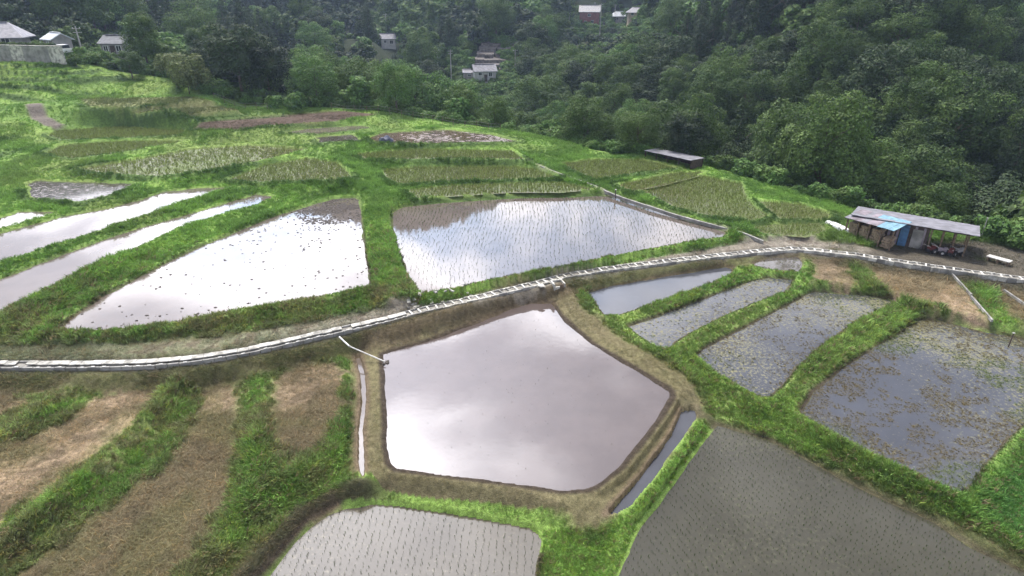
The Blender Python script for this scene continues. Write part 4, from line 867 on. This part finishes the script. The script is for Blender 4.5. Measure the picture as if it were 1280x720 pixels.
# hand placed trees: kind, variant, px of base, depth beyond the terrace edge, base z, scale, label
HAND = [
 ('broadleaf_tree', 2, 305, 128, 5.0, 1.05, 1.0, 'big dark round tree at the left end of the tree line behind the terraces'),
 ('broadleaf_tree', 2, 340, 130, 4.5, .95, 1.0, 'dark tree standing right beside the big dark round tree'),
 ('broadleaf_tree', 4, 395, 133, 2.5, 1.02, 1.0, 'low spreading tree behind the brown dry field'),
 ('broadleaf_tree', 5, 430, 134, 2.5, 1.02, 1.0, 'mid green tree between the spreading tree and the fence'),
 ('broadleaf_tree', 4, 490, 136, 2.0, 1.20, 1.0, 'sunlit light green tree behind the middle of the far fence'),
 ('broadleaf_tree', 4, 530, 142, 2.0, 1.26, 1.0, 'full rounded green tree right of the sunlit one above the fence'),
 ('broadleaf_tree', 4, 572, 150, 1.0, 1.20, 1.0, 'rounded tree at the right end of the far fence'),
 ('broadleaf_tree', 4, 625, 150, 0.0, .75, 1.0, 'pale green smaller tree just right of the fence end'),
 ('broadleaf_tree', 3, 660, 158, 0.0, .9, 1.0, 'green tree above the upper right corner of the terraces'),
 ('broadleaf_tree', 4, 722, 175, -1, .70, 1.0, 'light yellowish green small tree at the bend of the terrace edge'),
 ('broadleaf_tree', 1, 765, 180, -1, .75, 1.0, 'soft green tree behind the bend of the terrace edge'),
 ('broadleaf_tree', 2, 815, 186, -1.5, .85, 1.0, 'dark needle like tree behind the low tin roof shelter'),
 ('cedar_tree', 0, 918, 195, -3, .95, 1.0, 'dark conical cedar right of the tin roof shelter'),
 ('broadleaf_tree', 0, 1022, 245, -1.5, .92, 1.25, 'tall bright topped tree standing alone above the far green paddies'),
 ('broadleaf_tree', 5, 985, 232, -2.0, .9, 1.1, 'leafy tree left of the tall bright topped tree'),
 ('broadleaf_tree', 0, 1075, 250, -3, .85, 1.0, 'lower tree filling the gap right of the tall bright topped tree'),
 ('broadleaf_tree', 1, 163, 84, 9.6, .48, .8, 'small flat topped tree in the grass in front of the grey farmhouse'),
 ('bamboo_clump', 0, 235, 108, 7.2, .95, 1.0, 'pale feathery bamboo clump left of the big dark round tree'),
 ('bamboo_clump', 0, 215, 96, 8.0, .6, 1.0, 'smaller pale bamboo clump farther left and behind'),
]
MARKS = [(110, 'the grey farmhouse'), (235, 'the pale bamboo'), (305, 'the big dark round tree'), (436, 'the little hut'), (486, 'the lone white house'), (560, 'the valley pole'), (607, 'the slope foot house'), (665, 'the terrace corner'),
         (736, 'the red house'), (796, 'the tan house'), (836, 'the tin roof shelter'), (918, 'the dark cedar'), (1022, 'the bright topped tree'), (1085, 'the firewood shelter'), (1150, 'the long shed'), (1200, 'the slim metal post'), (1250, 'the plank platform')]
def near_mark(px): return min(MARKS, key=lambda m: abs(m[0]-px))
taken = []
for kind, v, px, py, z, s, sz, lb in HAND:
    x, y, _ = P(px, py, max(z, .5) if z < 1 else z); e = 1.05 if kind != 'bamboo_clump' and px > 200 else 1.0
    x *= e; y *= e; z = ground_z(x, y); 
    if kind != 'bamboo_clump' and px > 200: z = max(z-.3, z)
    put_tree(kind, v, x, y, z, s, random.random()*6, lb, None, sz); taken.append((x, y, 4.5*s))
# shrubs along the edge near the shed and terrace rim
k_ = 0
SH = [(px, py, z) for px, py, z in ((962,222,1.5),(975,226,1.5),(990,230,1.4),(1003,236,1.4),(1018,242,1.3),(1032,248,1.2),(1047,254,1.2),(1062,262,1.1),(1080,266,1.),(1098,268,1.),(1115,272,1.),(1132,276,1.),(1150,282,1.),(1168,286,1.),(1190,290,1.),(1210,296,.9),(1238,306,.9),(1256,312,.9),(1272,316,.9),(950,228,1.6),
      (640,160,3.2),(655,165,3.),(668,168,2.9),(690,170,2.8),(105,78,10.8),(120,82,10.4),(95,80,11),(135,80,10.2),(175,90,9.4),(190,92,9.),(205,98,8.5),(250,116,7.),(262,122,6.5),(345,131,5.6),(370,134,5.4),(128,76,11),(1228,304,.9))]
edge_lab = {0: 'leafy shrub on the forest margin behind the shed and far paddies', 1: 'low bush where the terraces meet the trees in the distance'}
for px, py, z in SH:
    x, y, _ = P(px, py, z-.7 if px < 300 else z); x *= 1.03; y *= 1.03; g_ = 0 if px > 900 else 1; s = random.uniform(.7, 1.35)
    m = near_mark(px); vs = random.randrange(3); put_tree('shrub', vs, x, y, ground_z(x, y)-.1, s, random.random()*6, ('big ' if s > 1.1 else 'small ' if s < .85 else '')+('mid green' if vs == 1 else 'bright green')+' bush on the terrace margin '+('left of ' if px < m[0]-8 else 'right of ' if px > m[0]+8 else 'beside ')+m[1], ['shrubs on the forest margin at right', 'bushes along the far terrace edge'][g_], random.uniform(.8, 1.2)); taken.append((x, y, 1.))
# hedge on the retaining wall and garden bushes
for i in range(9):
    p = A0.lerp(A1, (i+.3)/9.2); put_tree('shrub', 1, p.x*1.02, p.y*1.02, 12.3, .7, random.random()*6, 'dark clipped bush in the row on top of the retaining wall', 'hedge bushes on the retaining wall', .8)
# forest
N = 60000
a_ = RNG.uniform(-47, 47, N); r_ = np.sqrt(RNG.uniform(70**2, 640**2, N)); fx, fy = r_*np.sin(np.radians(a_)), r_*np.cos(np.radians(a_))
dd = seg_dist(fx, fy, DOMAIN); m_ = dd > 2.5; fx, fy, r_, a_ = fx[m_], fy[m_], r_[m_], a_[m_]
o_ = np.argsort(r_); grid = {}
keep = []
for i in o_:
    x, y, R = fx[i], fy[i], r_[i]; sp = 5.4 if R < 170 else (6.0 if R < 300 else 7.)
    if any((x-q[0])**2+(y-q[1])**2 < (sp*.6+q[2]*.7)**2 for q in taken if abs(x-q[0]) < 8) : continue
    gx, gy = int(x//7), int(y//7); bad = False
    for dx in (-1, 0, 1):
        for dy in (-1, 0, 1):
            for q in grid.get((gx+dx, gy+dy), ()):
                if (q[0]-x)**2+(q[1]-y)**2 < sp*sp: bad = True; break
    if bad: continue
    grid.setdefault((gx, gy), []).append((x, y)); keep.append(i)
keep = np.array(keep); fz = terrain(fx[keep], fy[keep]); fs = RNG.uniform(.62, 1.32, len(keep)); cl = fbm(fx[keep]/38, fy[keep]/38, 3)
rows_ = []
for j, i in enumerate(keep):
    x, y, z, s, R = fx[i], fy[i], fz[j], fs[j], r_[i]; con = cl[j] > .60 and RNG.random() < .8
    if R < 112 and a_[i] < 5: s *= .8
    if R < 150 and x > 0: s *= .8
    if a_[i] < -8 and R < 190: s *= .62 if a_[i] < -18 else .8; con = False
    cap = (R*math.tan(math.radians(np.interp(a_[i], [-45, -40, -35, -30, -25, -20, -15, -10, -5, 0, 5, 15, 20, 25, 30, 35], [14.2, 14.2, 14, 14, 15.5, 17.4, 19.4, 20.6, 19.6, 18.4, 17.4, 17.4, 17.5, 19, 20, 21])))-17-z)/(17.5 if con else 12.)
    s = min(s, max(.45, cap))
    for _t in range(3):
        if not blocked(x, y, z, s, 15 if con else 11.5, 3 if con else 4.8): break
        s *= .55
    else: continue
    px, py, dep = proj(x, y, z+6*s)
    rows_.append((s*(1.2 if con else 1)/R*(1 if (-30 < px < 1310 and py > -25) else .01), x, y, z, s, R, con, px, py))
rows_.sort(reverse=True)
def region(px, py, R, con, tone):
    m = near_mark(px); side = 'left of' if px < m[0]-14 else ('right of' if px > m[0]+14 else 'beside'); hgt = 'low' if py > 150 else ('halfway' if py > 70 else 'high')
    kind = 'dark pointed conifer' if con else tone+' rounded tree'
    a, b = ('woods at left' if px < 270 else ('valley wood' if px < 640 else ('far spur' if px < 900 and R >= 130 else 'right hillside')), 0)
    lb = f'{kind} {hgt} in the {a} {side} {m[1]}'
    if len(lb.split()) > 16: lb = f'{kind} {hgt} {side} {m[1]}'
    return ' '.join(lb.split()[:16]), a
far_rows = []
ni = 0
for q in rows_:
    _, x, y, z, s, R, con, px, py = q
    if ni < 278:
        vr = random.choice((0, 1, 2, 2, 3, 4, 5) if px < 850 or R > 150 else (2, 2, 2, 0, 3, 5)); g_ = region(px, py, R, con, {2: 'dark green', 4: 'light green'}.get(vr, 'mid green')+(' large' if s > 1 else ' small' if s < .7 else ''))
        if con: put_tree('cedar_tree', random.randrange(3), x, y, z-.3, s*.9, random.random()*6, g_[0], 'conifers, '+g_[1], random.uniform(.85, 1.15))
        else: put_tree('broadleaf_tree', vr, x, y, z-.3, s, random.random()*6, g_[0], 'leafy trees, '+g_[1], random.uniform(.85, 1.15))
        ni += 1
    else: far_rows.append(q)
fr_ = np.array([(q[1], q[2], q[3]-.3, q[4], q[6]) for q in far_rows]); n = len(fr_); con = fr_[:, 4] > .5
cp = fbm(fr_[:, 0]/25+9, fr_[:, 1]/25, 2)
idx = np.where(con, 4+RNG.integers(0, 2, n), np.where(cp > .58, 3, np.where(cp < .42, 2, RNG.integers(0, 2, n))))
sc = fr_[:, 3]
scatter('forest', FAR, fr_[:, :3], np.c_[np.zeros(n), np.zeros(n), RNG.uniform(0, 6.28, n)], np.c_[sc*1.1, sc*1.1, sc*RNG.uniform(.8, 1.05, n)], idx)
print('TREES', ni, n, 'grass', len(sxp))
# low undergrowth on the near forest floor
N = 9000
a_ = np.radians(RNG.uniform(-44, 44, N)); r_ = RNG.uniform(60, 190, N); x, y = r_*np.sin(a_), r_*np.cos(a_); dd = seg_dist(x, y, DOMAIN); m_ = (dd > 1.5); x, y = x[m_], y[m_]; z = terrain(x, y); n = len(x)
UG = [bpy.data.objects.new('bush_kind_%d' % i, TREES['shrub'][i][0]) for i in range(3)]
N2 = 2600; a2 = np.radians(RNG.uniform(-6, 15, N2)); r2 = RNG.uniform(185, 330, N2); x2, y2 = r2*np.sin(a2), r2*np.cos(a2)
qx, qy, qd = proj(x2, y2, terrain(x2, y2)+1); ko = np.ones(N2, bool)
for X0, X1, D0 in ((718, 754, 285), (764, 810, 300), (588, 628, 195), (584, 640, 222)): ko &= ~((qx > X0) & (qx < X1) & (qd > D0-4) & (qd < D0+9))
x, y = np.r_[x, x2[ko]], np.r_[y, y2[ko]]; z = terrain(x, y); n = len(x)
s = RNG.uniform(.5, 1.1, n)*np.where(np.hypot(x, y) > 185, 1.7, 1.); scatter('undergrowth', UG, np.c_[x, y, z-.2], rots(n, .05), np.c_[s, s, s], RNG.integers(0, 3, n))
# ------------------------------------------------------------------ haze
HZ = MB().box((0, 0, 140), (5200, 5200, 440)).build('haze', M['white'])
mh = bpy.data.materials.new('haze'); mh.use_nodes = True; t = mh.node_tree; t.nodes.clear(); pv = nd(t, 'ShaderNodeVolumePrincipled'); pv.inputs['Density'].default_value = .00032
pv.inputs['Color'].default_value = (.50, .66, .94, 1); pv.inputs['Anisotropy'].default_value = .2
mo = nd(t, 'ShaderNodeOutputMaterial'); t.links.new(pv.outputs[0], mo.inputs['Volume']); HZ.data.materials.clear(); HZ.data.materials.append(mh); tag(HZ, kind='stuff')
